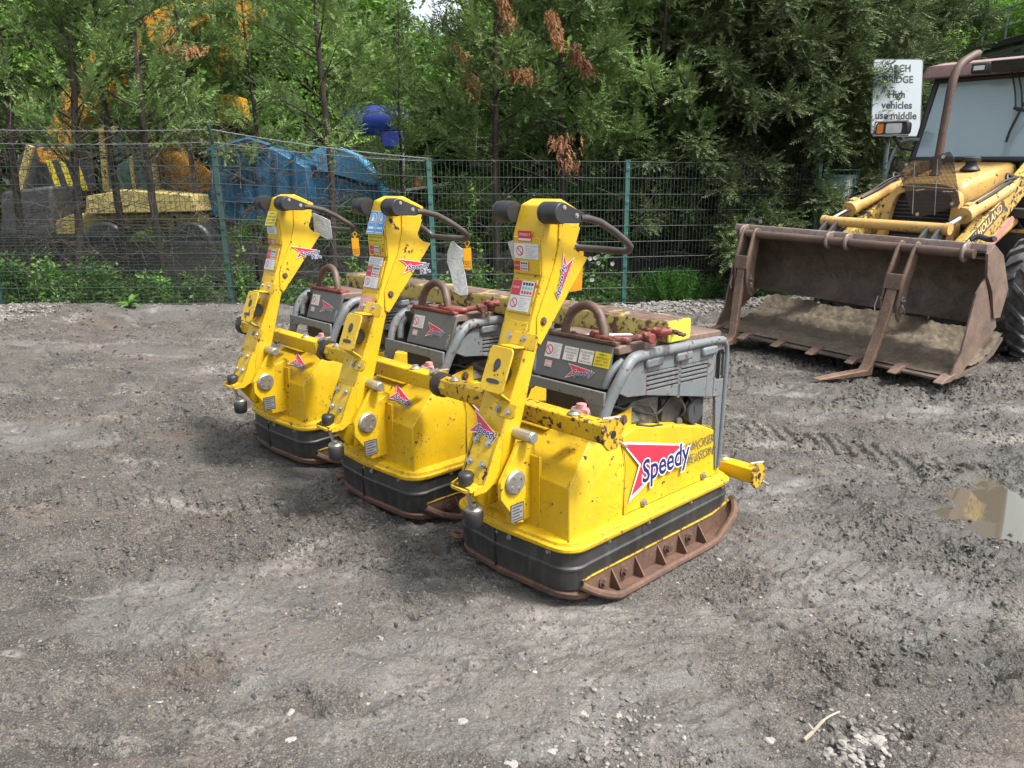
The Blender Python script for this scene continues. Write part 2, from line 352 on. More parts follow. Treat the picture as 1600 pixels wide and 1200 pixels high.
# text cache ------------------------------------------------------------------
_tc={}
def text_mesh(s,shear=0,off=0):
    k=(s,shear,off)
    if k not in _tc:
        c=bpy.data.curves.new('t','FONT'); c.body=s; c.shear=shear; c.offset=off; c.size=1; c.fill_mode='FRONT'; c.resolution_u=3
        o=bpy.data.objects.new('t',c); me=o.to_mesh()
        V=[tuple(v.co) for v in me.vertices]; F=[tuple(p.vertices) for p in me.polygons]
        o.to_mesh_clear(); bpy.data.objects.remove(o); bpy.data.curves.remove(c)
        xs=[v[0] for v in V] or [0]; _tc[k]=(V,F,min(xs),max(xs))
    return _tc[k]
class Dec:
    "flat print on a plane: o + u*ex + v*ey, layers 0.4 mm apart"
    def __init__(s,o,ex,ey,off=(0,0,0),lift=.0012):
        s.o=Vector(o); s.ex=Vector(ex); s.ey=Vector(ey); s.n=s.ex.cross(s.ey).normalized(); s.g=G(off); s.mats=[]; s.L=lift
    def P(s,u,v,l): return s.o+s.ex*u+s.ey*v+s.n*(s.L+.0005*l)
    def mt(s,m):
        if M[m] not in s.mats: s.mats.append(M[m])
        s.g.m=s.mats.index(M[m])
    def poly(s,pts,m,l=0): s.mt(m); s.g.poly([s.P(u,v,l) for u,v in pts]); return s
    def rect(s,a,b,c,d,m,l=0): return s.poly([(a,b),(c,b),(c,d),(a,d)],m,l)
    def disc(s,u,v,r,m,l=0,n=16,asp=1.): return s.poly([(u+r*math.cos(2*math.pi*i/n)*asp,v+r*math.sin(2*math.pi*i/n)) for i in range(n)],m,l)
    def text(s,t,u0,v0,u1,h,m,l=1,shear=0,off=0,outline=None,tilt=0.):
        if outline: s.text(t,u0,v0,u1,h,outline[0],l,shear,outline[1],tilt=tilt,_ref=(t,shear,off)); l+=1
        return s._text(t,u0,v0,u1,h,m,l,shear,off,tilt,(t,shear,off))
    def text(s,t,u0,v0,u1,h,m,l=1,shear=0,off=0,outline=None,tilt=0.):
        r=text_mesh(t,shear,off); k=(u1-u0)/max(1e-6,(r[3]-r[2])); kv=h/.73
        def put(mm,ll,of):
            V,F,a,b=text_mesh(t,shear,of); s.mt(mm); i=s.g.v(*[s.P(u0+(x-r[2])*k,v0+y*kv+(x-r[2])*k*tilt,ll) for x,y,z in V])
            for f in F: s.g.f([i+q for q in f])
        if outline: put(outline[0],l,outline[1]); l+=1
        put(m,l,off); return s
    def build(s,name,parent,**k):
        return s.g.build(name,s.mats,parent,smooth=0,**k)
def logo(parent,A,B,C_,off,flip=False,hire=False,txt='Speedy'):
    "red arrowhead with blue italic lettering; A top-left, B right tip, C bottom-left"
    A,B,C_=Vector(A),Vector(B),Vector(C_); ex=B-(A+C_)/2; ey=A-C_
    d=Dec(C_,ex,ey,off)
    d.poly([(-.05,1.07),(.2,.5),(-.06,-.1),(1.08,.5)],'white',0)
    d.poly([(0,1),(.235,.5),(0,0),(1,.5)],'red_ink',1)
    d.text(txt,.22,.14,1.15,.43,'blue_ink',2,.25,.016,('white',.06))
    if hire: d.text('Hire',.66,-.27,1.14,.38,'blue_ink',2,.25,.014,('white',.06))
    return d.build('logo_sticker',parent)
# ---------------------------------------------------------------- ground
def sstep(a,b,x): t=np.clip((x-a)/(b-a),0,1); return t*t*(3-2*t)
_rng=np.random.RandomState(7); _LT=_rng.rand(256,256).astype(np.float64)
def vnoise(x,y):
    xi=np.floor(x).astype(int); yi=np.floor(y).astype(int); fx=x-xi; fy=y-yi; fx=fx*fx*(3-2*fx); fy=fy*fy*(3-2*fy)
    a=_LT[xi&255,yi&255]; b=_LT[(xi+1)&255,yi&255]; c=_LT[xi&255,(yi+1)&255]; d=_LT[(xi+1)&255,(yi+1)&255]
    return (a*(1-fx)+b*fx)*(1-fy)+(c*(1-fx)+d*fx)*fy
def fbm(x,y,o=4,g=.5,l=2.03):
    s=0;a=1;t=0
    for i in range(o): s=s+a*vnoise(x+17.3*i,y-9.1*i); t+=a; a*=g; x,y=x*l,y*l
    return s/t
def gh_smooth(x,y):
    x=np.asarray(x,float); y=np.asarray(y,float)
    d=y-(9.6+.27*x)                       # distance behind the fence line
    h=.26*sstep(-5,0,d)*sstep(1,-5.5,x)
    h=h+.06*np.exp(-((d+.25)/.35)**2)*sstep(-9,-2,x+3*np.sin(x))
    h=h+ .9*sstep(2.5,14,d)*0.35
    h=h+3.0*sstep(3,12,x-6)*sstep(2,9,y-9)*.6
    return h
def puddle(x,y):
    c=atz(1655,802,0); dx=(x-c.x)/.55; dy=(y-c.y)/.34
    return 1-np.sqrt(dx*dx+dy*dy)+(fbm(x*5.1,y*7.1,4)-.5)*1.7
def tread(x,y,ang,off,wd,per,x0=-99,x1=99):
    u=x*math.cos(ang)+y*math.sin(ang); v=-x*math.sin(ang)+y*math.cos(ang)-off
    inb=sstep(wd/2+.05,wd/2-.03,np.abs(v))*sstep(x0,x0+.4,u)*sstep(x1,x1-.4,u)
    wave=np.sin((u+np.abs(v)*.8)*2*math.pi/per+fbm(u*2,v*2,2)*2.5)
    return inb*(sstep(.1,.5,wave)-.5)
def flatm(x,y): return sstep(.59,.68,fbm(x*.75+2.2,y*1.5+8.1,4,.55)+.05*sstep(.2,2.5,x)*sstep(5.5,3.,y))
def gh(x,y):
    x=np.asarray(x,float); y=np.asarray(y,float)
    r=np.hypot(x,y); h=gh_smooth(x,y); near=sstep(26,8,r)
    h=h+(fbm(x*.55,y*.55,3)-.5)*.05
    wx=x+.25*fbm(x*1.3,y*1.3,3); wy=y+.25*fbm(x*1.3+9,y*1.3+5,3)
    ridg=np.abs(fbm(wx*1.5,wy*3.4,5,.55)-.5); h=h+(.034*sstep(.0,.14,ridg)-.020)*near+.018*(fbm(x*5,y*7,4,.6)-.5)
    cl=fbm(x*21,y*27,4,.62); mask=sstep(.40,.60,fbm(x*1.7+3,y*1.7-4,4,.55)); fl_=1-.6*flatm(x,y); rt=(.30+.42*sstep(-.5,2.5,x))*fl_
    h=h+.034*mask*rt*sstep(.46,.72,cl)*near
    h=h+(fbm(x*34,y*38,3,.6)-.5)*.018*(.5+mask*rt)*near
    h=h+.020*tread(x,y,R(24),5.1,.42,.085,-1,9)*near*mask
    h=h+.018*tread(x,y,R(-8),3.2,.5,.10,-6,1.2)*near*(.4+.6*mask)+.016*tread(x,y,R(62),-1.2,.5,.12,0,6)*near
    h=h+.020*tread(x,y,R(-38),4.6,.5,.11,-2,5)*near
    crk=np.abs(fbm(wx*.9+40,wy*2.2+11,4)-.5); h=h-.030*sstep(.012,.0,crk)*near*sstep(.45,.6,fbm(x*.8+7,y*.8,2))
    q1=fbm(x*2.2+3,y*3.8,5,.62); h=h+.016*sstep(.485,.525,q1)*near*(.4+.6*rt)*fl_
    q2=fbm(x*7+5,y*10,4,.62); h=h+.010*sstep(.50,.54,q2)*near*(.3+.7*mask)*fl_
    p=puddle(x,y); h=np.where(p>-.6,h*(1-sstep(-.6,.1,p))+(-.022)*sstep(-.35,.3,p),h)
    # ground pressed level under the three machines
    for (cx,cy) in MACH:
        q=np.exp(-(((x-cx)**2+(y-cy)**2)/.42)**2); h=h*(1-q)+(-.004)*q
    return h
O1=atz(955,942,0); O2=atz(706,817,0); O3=atz(531,730,0)
YAW=R(-46.6); UV=Matrix.Rotation(YAW,3,'Z')
MACH=[tuple((o+UV@Vector((-.35,.40,0)))[:2]) for o in (O1,O2,O3)]
def build_ground():
    a=np.concatenate([np.linspace(-180,-46,36,endpoint=False),np.linspace(-46,-36,30,endpoint=False),np.linspace(-36,36,900,endpoint=False),np.linspace(36,46,30,endpoint=False),np.linspace(46,180,36,endpoint=False)])
    r=np.concatenate([np.geomspace(.25,1.5,14,endpoint=False),np.geomspace(1.5,13,620,endpoint=False),np.geomspace(13,40,80,endpoint=False),np.geomspace(40,600,24)])
    A=np.radians(a); X=r[:,None]*np.sin(A)[None]; Y=r[:,None]*np.cos(A)[None]; Z=gh(X,Y)
    V=np.stack([X,Y,Z],-1).reshape(-1,3); na,nr=len(a),len(r)
    i=np.arange(nr-1)[:,None]*na; j=np.arange(na)[None]; j2=(j+1)%na
    F=np.stack([i+j,i+j2,i+na+j2,i+na+j],-1).reshape(-1,4)[:,::-1]
    t=NT('mud_ground'); P=t.raw
    mid=t.noise(3.1,6,.62,vec=P); fine=t.noise(42,6,.62,vec=P); gr=t.noise(170,4,.7,vec=P); med=t.noise(14,6,.65,0,vec=P)
    cr=t.ramp(t.vor(58,vec=P),.0,.7,1,0); cr2=t.ramp(t.vor(130,vec=P),.0,.7,1,0); cm=t.ramp(t.noise(5,4,.6,vec=P),.42,.62)
    c=t.mix(t.ramp(mid,.36,.66),(.040,.035,.030),(.094,.085,.074))
    c=t.mix(t.ramp(med,.56,.70,0,.55),c,(.128,.119,.106)); c=t.mix(t.ramp(gr,.53,.62,0,.85),c,(.195,.182,.162)); c=t.mix(t.ramp(gr,.46,.36,0,.75),c,(.036,.033,.030))
    c=t.mix(t.ramp(fine,.42,.31,0,.7),c,(.034,.031,.028))  # bump-noise lows darkened: damp soil plus crevice shade painted into the colour
    br=t.noise(.8,5,.6,.5,sc3=(1,2.2,1),vec=P); c=t.mix(t.ramp(br,.56,.70,0,.55),c,(.135,.088,.060))
    pale=t.noise(1.6,6,.65,.6,sc3=(1,2.0,1),vec=P); c=t.mix(t.math('MULTIPLY',t.ramp(pale,.54,.66,0,.6),t.ramp(fine,.40,.55)),c,(.27,.255,.225))
    # pale limestone grit by the fence on the left and along the middle
    x=t.sep(P); d=t.math('SUBTRACT',x[1],t.math('MULTIPLY_ADD',x[0],.27,9.6))
    f1=t.math('MULTIPLY',t.ramp(d,-1.0,-.45),t.ramp(x[0],-4.7,-5.2)); f2=t.math('MULTIPLY',t.ramp(d,-.9,-.4),t.ramp(x[0],1.4,2.0))
    st=t.ramp(t.vor(26,vec=P),.25,.45,1,0); c=t.mix(t.math('MULTIPLY',t.math('MAXIMUM',f1,f2),t.math('MULTIPLY',st,t.ramp(mid,.35,.5))),c,(.46,.43,.37))
    # tiny pale grit
    g=t.vor(33,vec=P); g2=t.noise(7,2,.5,vec=P); c=t.mix(t.math('MULTIPLY',t.ramp(g,.10,.15,1,0),t.ramp(g2,.50,.60)),c,(.30,.285,.26))
    # damp patches
    wet=t.noise(.9,6,.6,.4,sc3=(1,1.6,1),vec=P); wx=t.ramp(x[0],-.5,3.,.0,.11); wv=t.math('ADD',wet,wx); wm=t.ramp(wv,.60,.70)
    c=t.mix(t.math('MULTIPLY',wm,.35),c,(.075,.07,.066))
    pc_=atz(1655,802,0); px_=t.math('MULTIPLY',t.math('SUBTRACT',x[0],pc_.x),1/1.15); py_=t.math('MULTIPLY',t.math('SUBTRACT',x[1],pc_.y),1/.75); pd=t.math('SQRT',t.math('ADD',t.math('MULTIPLY',px_,px_),t.math('MULTIPLY',py_,py_))); wm=t.math('MAXIMUM',wm,t.ramp(t.math('ADD',pd,t.math('MULTIPLY',mid,.5)),1.45,1.1)); c=t.mix(t.math('MULTIPLY',wm,.5),c,(.055,.051,.045))
    rg=t.ramp(wm,0,1,.80,.33)
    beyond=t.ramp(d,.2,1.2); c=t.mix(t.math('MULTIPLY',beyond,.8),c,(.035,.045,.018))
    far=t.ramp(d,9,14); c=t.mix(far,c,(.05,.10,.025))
    an=t.n('ShaderNodeAttribute'); an.attribute_name='smear'; sm=an.outputs['Fac']
    c=t.mix(t.math('MULTIPLY',sm,.35),c,(.150,.145,.137)); rg=t.math('MULTIPLY',rg,t.ramp(sm,0,1,1,.68))
    hh=t.math('ADD',t.math('MULTIPLY',fine,.9),t.math('MULTIPLY',t.math('MULTIPLY',cr,cm),.45)); hh=t.math('ADD',hh,t.math('MULTIPLY',cr2,.12)); hh=t.math('ADD',hh,t.math('MULTIPLY',gr,.16))
    t.set(c,rg,0.,t.bump(t.math('MULTIPLY',hh,t.ramp(sm,0,1,1,.6)),1.,.017),Specular_IOR_Level=.4)
    gme=npmesh('ground',V,F,[t.mat],True); at_=gme.attributes.new('smear','FLOAT','POINT'); at_.data.foreach_set('value',flatm(V[:,0],V[:,1]).astype(np.float32))
    obj('ground',gme,kind='structure',label='churned dark grey mud and grit yard surface with ruts and cracks')
    # puddle
    c=atz(1655,802,0); n=80; xs=np.linspace(c.x-1.5,c.x+1.9,n); ys=np.linspace(c.y-1.1,c.y+1.1,n); X,Y=np.meshgrid(xs,ys); 
    Vp=np.stack([X,Y,np.full_like(X,-.0125)],-1).reshape(-1,3); pm=puddle(X,Y)
    F=[(i*n+j,i*n+j+1,(i+1)*n+j+1,(i+1)*n+j) for i in range(n-1) for j in range(n-1) if pm[i,j]>-.40]
    t=NT('muddy_water'); q=t.set((.088,.074,.054),.03,0.,t.bump(t.noise(3,2),.02,.003),Specular_IOR_Level=1.)
    obj('puddle',npmesh('puddle',Vp,F,[q],True),kind='structure',label='shallow brown muddy puddle reflecting the sky')
def rock_mesh(seed,n=1):
    rr=random.Random(seed); bm=bmesh.new(); bmesh.ops.create_icosphere(bm,subdivisions=2,radius=1)
    sx,sy,sz=rr.uniform(.8,1.3),rr.uniform(.6,1),rr.uniform(.45,.75); pl=[(Vector((rr.gauss(0,1),rr.gauss(0,1),rr.gauss(0,1))).normalized(),rr.uniform(.55,.85)) for _ in range(9)]
    for v in bm.verts:
        for d,k in pl:
            q=v.co.dot(d)
            if q>k: v.co-=d*(q-k)
        v.co=Vector((v.co.x*sx,v.co.y*sy,v.co.z*sz))
    me=bpy.data.meshes.new('rock'); bm.to_mesh(me); bm.free(); me.materials.append(M['stone']); me.polygons.foreach_set('use_smooth',[False]*len(me.polygons)); return me
def build_stones():
    rocks=[rock_mesh(i) for i in range(5)]
    L=[(722,1136,.040,'white chalky broken stone lying in the centre foreground mud'),(798,1196,.055,'pale flat stone cut by the bottom edge of the picture'),(865,1172,.042,'angular grey stone just right of the foreground centre'),(848,1110,.02,'small brown-tinged stone above the angular grey stone'),(693,1117,.016,'tiny round white pebble left of the chalky broken stone'),(1204,1152,.035,'pale stone beside the bleached stick'),(1062,1148,.02,'small pale pebble in the lower right foreground'),(1352,1170,.05,'largest pale stone of the rubble cluster at lower right'),(1378,1165,.045,'squarish pale stone on the right of the rubble cluster'),(1370,1178,.035,'wedge-shaped pale stone in front of the rubble cluster'),(1345,1186,.028,'small pale stone at the near edge of the rubble cluster'),(1297,1172,.03,'pale stone lying left of the rubble cluster'),(652,838,.026,'white stone on the mud before the middle compactor'),(835,1060,.028,'greenish pale stone above the foreground pebbles'),(455,1122,.05,'flat brown stone pressed into the mud at lower left'),(455,1167,.048,'flat reddish stone pressed into the mud at the bottom left'),(490,855,.02,'thin white stone chip on bare mud at left'),(250,1100,.022,'cream stone alone in the lower left mud')]
    for i,(px,py,s,lab) in enumerate(L):
        p=atz(px,py,0); h=float(gh(p.x,p.y)); o=obj('stone',rocks[i%5],label=lab,cat='stone',group='loose stones on the mud')
        o.location=(p.x,p.y,h+s*-.02); s*=.42; o.scale=(s,s,s*(.3 if 'flat' in lab else .8)); o.rotation_euler=(0,0,i*1.7)
    # gravel, past counting
    rr=np.random.RandomState(3); Vs=[];Fs=[];base=[]
    for m in rocks[:3]:
        bm=bmesh.new(); bmesh.ops.create_icosphere(bm,subdivisions=1,radius=1); v=np.array([q.co[:] for q in bm.verts]); f=np.array([[q.index for q in p.verts] for p in bm.faces]); bm.free()
        v=v*(.75+.5*rr.rand(len(v),1)); base.append((v,f))
    P=[]
    for k in range(1500):
        a=rr.uniform(-36,36); r=1.9*(11/1.9)**rr.rand(); x=r*math.sin(R(a)); y=r*math.cos(R(a))
        if fbm(np.array(x*1.3),np.array(y*1.3),3)<.46: continue
        P.append((x,y,rr.uniform(.003,.009)*(1+.8*(rr.rand()<.08))))
    for k in range(1100):
        x=rr.uniform(-7.4,-4.75); d=rr.normal(-.45,.22); P.append((x,9.6+.27*x+d,rr.uniform(.008,.022)))
    for k in range(1900):
        x=rr.uniform(1.3,4.6); d=rr.normal(-.38,.18); P.append((x,9.6+.27*x+d,rr.uniform(.012,.042)))
    for k in range(90):
        x=rr.uniform(-4.,1.); d=rr.normal(-.2,.2); P.append((x,9.6+.27*x+d,rr.uniform(.01,.025)))
    for k in range(160):
        c=atz(1345+rr.normal(0,28),1172+rr.normal(0,16),0); P.append((c.x,c.y,rr.uniform(.006,.016)))
    for k in range(140):
        c=atz(960+rr.normal(0,45),1150+rr.normal(0,35),0); P.append((c.x,c.y,rr.uniform(.004,.012)))
    P=np.array(P); Z=gh(P[:,0],P[:,1]); n=0
    for i,(x,y,s) in enumerate(P):
        v,f=base[i%3]; a=rr.rand()*6.28; c_,s_=math.cos(a),math.sin(a); q=v*[s*rr.uniform(.8,1.3),s*rr.uniform(.6,1),s*.6]
        q=np.stack([q[:,0]*c_-q[:,1]*s_+x,q[:,0]*s_+q[:,1]*c_+y,q[:,2]+Z[i]+s*.15],-1); Vs.append(q); Fs.append(f+n); n+=len(v)
    t=NT('pale_gravel'); g=t.n('ShaderNodeTexVoronoi'); g.inputs['Scale'].default_value=30; t.l(t.raw,g.inputs[0]); sp=t.n('ShaderNodeSeparateColor'); t.l(g.outputs['Color'],sp.inputs[0])
    m=t.set(t.mix(sp.outputs[0],(.08,.075,.07),(.26,.245,.22)),.85)
    obj('gravel',npmesh('gravel',np.concatenate(Vs),np.concatenate(Fs),[m]),kind='stuff',label='scattered pale gravel and rubble chips over the mud',cat='gravel')
    # crumbs of the same dark mud, past counting
    n=110000; a=rr.uniform(-37,36,n); r=1.75*(9.5/1.75)**(rr.rand(n)**.9); x=r*np.sin(np.radians(a)); y=r*np.cos(np.radians(a)); mk=fbm(x*1.7+3,y*1.7-4,4,.55)+.03*sstep(-.5,2.5,x)+(fbm(x*7,y*9,3)-.5)*.5
    keep=(mk>.485)|(rr.rand(n)<.30); ok=np.ones(n,bool)
    for (cx,cy) in MACH:
        u=(x-cx)*math.cos(YAW)+(y-cy)*math.sin(YAW); v=-(x-cx)*math.sin(YAW)+(y-cy)*math.cos(YAW); ok&=~((abs(u+.04)<.38)&(abs(v)<.62))
    ok&=puddle(x,y)<.0; ok&=(flatm(x,y)<.5)|(rr.rand(n)<.35); x,y,r=x[keep&ok],y[keep&ok],r[keep&ok]; n=len(x); z=gh(x,y); v0,f0=base[0]
    s_=(.0019+.00062*r)*(.6+1.1*rr.rand(n)**3*2.2); an=rr.uniform(0,6.28,n); sc3=np.stack([s_*rr.uniform(.8,1.7,n),s_*rr.uniform(.6,1.1,n),s_*rr.uniform(.45,.8,n)],1)
    q=v0[None]*sc3[:,None,:]*(1+.35*(rr.rand(n,len(v0),1)-.5)); ca,sa=np.cos(an)[:,None],np.sin(an)[:,None]
    q=np.stack([q[...,0]*ca-q[...,1]*sa+x[:,None],q[...,0]*sa+q[...,1]*ca+y[:,None],q[...,2]+z[:,None]+s_[:,None]*.05],-1)
    F=(f0[None]+(np.arange(n)*len(v0))[:,None,None]).reshape(-1,3)
    t=NT('mud_crumbs'); g=t.n('ShaderNodeTexVoronoi'); g.inputs['Scale'].default_value=45; t.l(t.raw,g.inputs[0]); sp=t.n('ShaderNodeSeparateColor'); t.l(g.outputs['Color'],sp.inputs[0])
    m=t.set(t.mix(sp.outputs[0],(.036,.032,.029),(.120,.110,.097)),.85)
    obj('mud_crumbs',npmesh('mud_crumbs',q.reshape(-1,3),F,[m]),kind='stuff',label='small crumbs and clods of dark mud over the yard',cat='mud')
    # bleached stick
    p=[atz(1256,1157,0),atz(1270,1147,0),atz(1288,1137,0),atz(1310,1129,0)]; g=G()
    g.tube(smooth_path([(q.x,q.y,float(gh(q.x,q.y))+.012) for q in p]),[.006]*6+[.005]*6+[.003]*7,7)
    q=atz(1262,1140,0); g.tube([(p[1].x,p[1].y,.012),(q.x,q.y,.02)],[.006,.003],6)
    g.build('stick',M['stick'],label='bleached forked stick on the mud near the bottom right',cat='stick')

# ---------------------------------------------------------------- compactors
def roundpoly(pts,rad,n=6):
    out=[]; N=len(pts)
    for i,p in enumerate(pts):
        p=Vector(p); a=Vector(pts[i-1]); b=Vector(pts[(i+1)%N]); r=rad[i] if isinstance(rad,(list,tuple)) else rad
        if r<=0: out.append(tuple(p)); continue
        u=(a-p).normalized(); v=(b-p).normalized(); ang=u.angle(v); t=min(r/math.tan(ang/2),(a-p).length*.45,(b-p).length*.45)
        for k in range(n+1):
            s=k/n; q=(p+u*t)*(1-s)**2+p*2*s*(1-s)+(p+v*t)*s*s; out.append(tuple(q))
    return out
def plan(d=0.):
    return roundpoly([(-.72-d,-.175-d),(-.42,-.195-d),(-.065+d,-.165-d),(-.065+d,.93+d),(-.72-d,.93+d)],[.12,0,.11,.09,.09],8)
OFF=(-.35,.40,0); LGA=(-.025,.190,.155,.125,.005,.105)
XC=-.35
def mirx(x): return 2*XC-x
def compactor(O,yaw,kind,label):
    """kind 1 near, 2 middle, 3 far"""
    root=empty('plate_compactor',O+Matrix.Rotation(yaw,3,'Z')@Vector(OFF),(0,0,yaw),label=label,cat='plate compactor',group='yellow plate compactors parked in a row')
    def g_(): return G(OFF)
    Y='yellow'
    # base plate
    g=g_()
    lowz=lambda y:.0+.022*max(0,min(1,(.02-y)/.17))**1.5+.11*max(0,min(1,(y-.72)/.24))**1.4
    g.loft([[(x,y,lowz(y)) for x,y in plan(-.03)],[(x,y,lowz(y)+.010) for x,y in plan(-.004)],[(x,y,min(lowz(y)+.036,.10)) for x,y in plan(.004)],[(x,y,min(lowz(y)+.044,.11)) for x,y in plan(-.01)],[(x,y,.115) for x,y in plan(-.035)]])
    base=g.build('base_plate',M['rust'],root,.004)
    for sgn in (1,-1):
        X=(lambda x:x) if sgn>0 else (lambda x:-.785-x)
        g=g_()
        wall=[(-.09,.085),(-.02,.03),(.08,.012),(.70,.012),(.80,.035),(.90,.10)]
        top=[(-.10,.10),(-.05,.105),(.08,.105),(.70,.105),(.80,.11),(.93,.135)]
        n=len(wall)
        a=g.v(*[(X(-.062),y,z) for y,z in wall]); b=g.v(*[(X(-.062),y,z) for y,z in top]); c=g.v(*[(X(-.075),y,z) for y,z in top]); e=g.v(*[(X(-.075),y,z-.02) for y,z in wall])
        for i in range(n-1): g.f((a+i,a+i+1,b+i+1,b+i)); g.f((b+i,b+i+1,c+i+1,c+i)); g.f((c+i,c+i+1,e+i+1,e+i))
        lip=[(-.065,-.10,.085),(-.03,-.045,.05),(-.002,.03,.02),(.0,.10,.014),(.0,.40,.014),(.0,.70,.014),(.0,.78,.045),(-.004,.87,.10),(-.04,.925,.135),(-.065,.935,.14)]
        lp=smooth_path([(X(x),y,z) for x,y,z in lip],3)
        g.tube(lp,.0165,8)
        fl=g.v(*[(p.x,p.y,p.z+.002) for p in lp]); ww=[]
        for p in lp:
            yy=min(max(p.y,-.09),.90); 
            for (y0,z0),(y1,z1) in zip(wall,wall[1:]):
                if y0<=yy<=y1: zz=z0+(z1-z0)*(yy-y0)/(y1-y0); break
            ww.append((X(-.062),yy,zz))
        wi=g.v(*ww)
        for i in range(len(lp)-1): g.f((fl+i,fl+i+1,wi+i+1,wi+i))
        fl2=g.v(*[(p.x,p.y,p.z-.012) for p in lp]); wi2=g.v(*[(x,y,z-.014) for x,y,z in ww])
        for i in range(len(lp)-1): g.f((fl2+i,fl2+i+1,wi2+i+1,wi2+i))
        for y in (.07,.22,.37,.52,.67):
            g.prism([(X(-.062),.012),(X(-.062),.095),(X(-.010),.022),(X(-.010),.012)],'y',y,y+.008)
        g.build('side_flange',M['rust'],root,.0)
        g=g_(); g.tube(smooth_path([(X(-.062),y,z+.004) for y,z in top],2),.006,6); g.build('flange_edge_strip',M['yellow_worn'],root)
        g=g_()
        for y in (.02,.15,.44,.60): g.bolt((X(-.062),y,.06),(sgn,0,0),.018,.016)
        g.build('flange_bolts',M['rust_smooth'],root)
    g=g_()   # towing lugs at the front corners
    for x in (-.69,):
        g.tube([(x-.085+.030*math.cos(R(a)),-.115+.024*math.sin(R(a)),.055) for a in range(0,360,30)],.012,6,closed=True)
    g.build('lashing_lug',M['rust'],root)
    # skirt
    g=g_(); rings=[]
    for d,z in ((-.012,.075),(.0,.085),(.004,.125),(.006,.165),(.009,.172),(.009,.180),(.004,.187),(.0,.24)):
        rings.append([(x,y,z-(.014*min(1,max(0,(.02-y)/.12)) if z<.1 else (.018*min(1,max(0,(.02-y)/.12)) if z<.19 else 0))) for x,y in plan(d)])
    g.loft(rings); sk=g.build('rubber_skirt',M['rubber'],root,smooth=25)
    g=g_()
    for p in ((-.43,-.192),(-.36,-.197),(-.17,-.172),(-.56,-.172)): g.bolt((p[0],p[1],.215),(0,-1,0),.009,.008)
    for y in (.05,.3,.6,.85): g.bolt((-.062,y,.222),(1,0,0),.008,.006)
    g.build('skirt_bolts',M['zinc'],root)
    g=g_(); g.bx(-.4425,-.4415,-.2025,-.18,.06,.235); g.build('skirt_seam',M['black'],root)
    # rim
    g=g_(); rings=[]
    for d,z in ((-.01,.228),(.010,.228),(.016,.236),(.016,.246),(.004,.252),(.002,.262),(-.022,.272),(-.045,.274)):
        rings.append([(x,y,z) for x,y in plan(d)])
    g.loft(rings); g.build('rim',M[Y],root,smooth=40)
    # body shell
    g=g_()
    x0,x1=-.685,-.10
    def ins(z): return max(0,(z-.48))*.20
    lo=[(-.14,.262),(.17,.262),(.88,.262)]
    def ring(z,yf,yb): i=ins(z); return [(x0+i,yf,z),(x1-i,yf,z),(x1-i,.17,z),(x1-i,yb,z),(x0+i,yb,z)]
    # front box with sloping shoulder
    g.loft([[(x0,-.14,.262),(x1,-.14,.262),(x1,.18,.262),(x0,.18,.262)],[(x0,-.14,.48),(x1,-.14,.48),(x1,.18,.48),(x0,.18,.48)],[(x0+.055,.03,.61),(x1-.055,.03,.61),(x1-.03,.18,.61),(x0+.03,.18,.61)]])
    g.build('front_housing',M[Y],root,.006)
    for X,nm in (((lambda x:x),'side_cover'),((lambda x:-.785-x),'side_cover')):
        g=g_()
        pr=[(.184,.268),(.184,.60),(.27,.618),(.50,.575),(.73,.525),(.82,.49),(.88,.47),(.88,.268)]
        pts=[]
        def sx(z): return X(-.10-max(0,z-.48)*.15)
        a=g.v(*[(sx(z),y,z) for y,z in pr]); b=g.v(*[(X(-.20),y,z+ (.012 if z>.4 else 0)) for y,z in pr]); n=len(pr)
        g.f(range(a,a+n)); g.f(range(b,b+n))
        for i in range(n): g.f((a+i,a+(i+1)%n,b+(i+1)%n,b+i))
        g.build(nm,M[Y],root,.004)
    g=g_()
    for X in ((lambda x:x),(lambda x:-.785-x)):
        g.np(); sg=1 if X(0)==0 else -1
        g.poly([(X(-.0988),.1805,.272),(X(-.0988),.1838,.272),(X(-.0988),.1838,.48),(X(-.0988),.1805,.48)]); g.poly([(X(-.0988),.1805,.48),(X(-.0988),.1838,.48),(X(-.1165),.1838,.598),(X(-.1165),.1805,.598)])
        g.poly([(X(-.0988),.184,.272),(X(-.0988),.87,.272),(X(-.0988),.87,.2755),(X(-.0988),.184,.2755)])
    g.build('cover_seams',M['black'],root,smooth=0)
    g=g_(); g.bx(-.52,-.18,.2,.87,.262,.47); g.build('inner_deck',M[Y],root)
    g=g_()
    for y in (.31,.745): g.bolt((-.10,y,.293),(1,0,0),.013,.012)
    g.bolt((-.112,.62,.335),(1,0,0),.008,.003)
    g.build('cover_screws',M['zinc'],root)
    # lug plate with bolt on top, yellow bracket
    g=g_(); g.prism([(.10,.60),(.10,.66),(.27,.70),(.27,.61)],'x',-.155,-.145); g.build('bracket_plate',M[Y],root,.002)
    g=g_(); g.bolt((-.145,.215,.655),(1,0,0),.016,.01); g.build('bracket_bolt',M['rust_smooth'],root); g=g_(); g.prism([(.11,.60),(.11,.64),(.27,.66),(.27,.60)],'x',-.45,-.44); g.build('bracket_plate',M[Y],root)
    g=g_(); g.prism([(-.0,.61),(.17,.61),(.17,.64),(.05,.66)],'x',-.60,-.36); g.build('raised_deck',M[Y],root,.004)
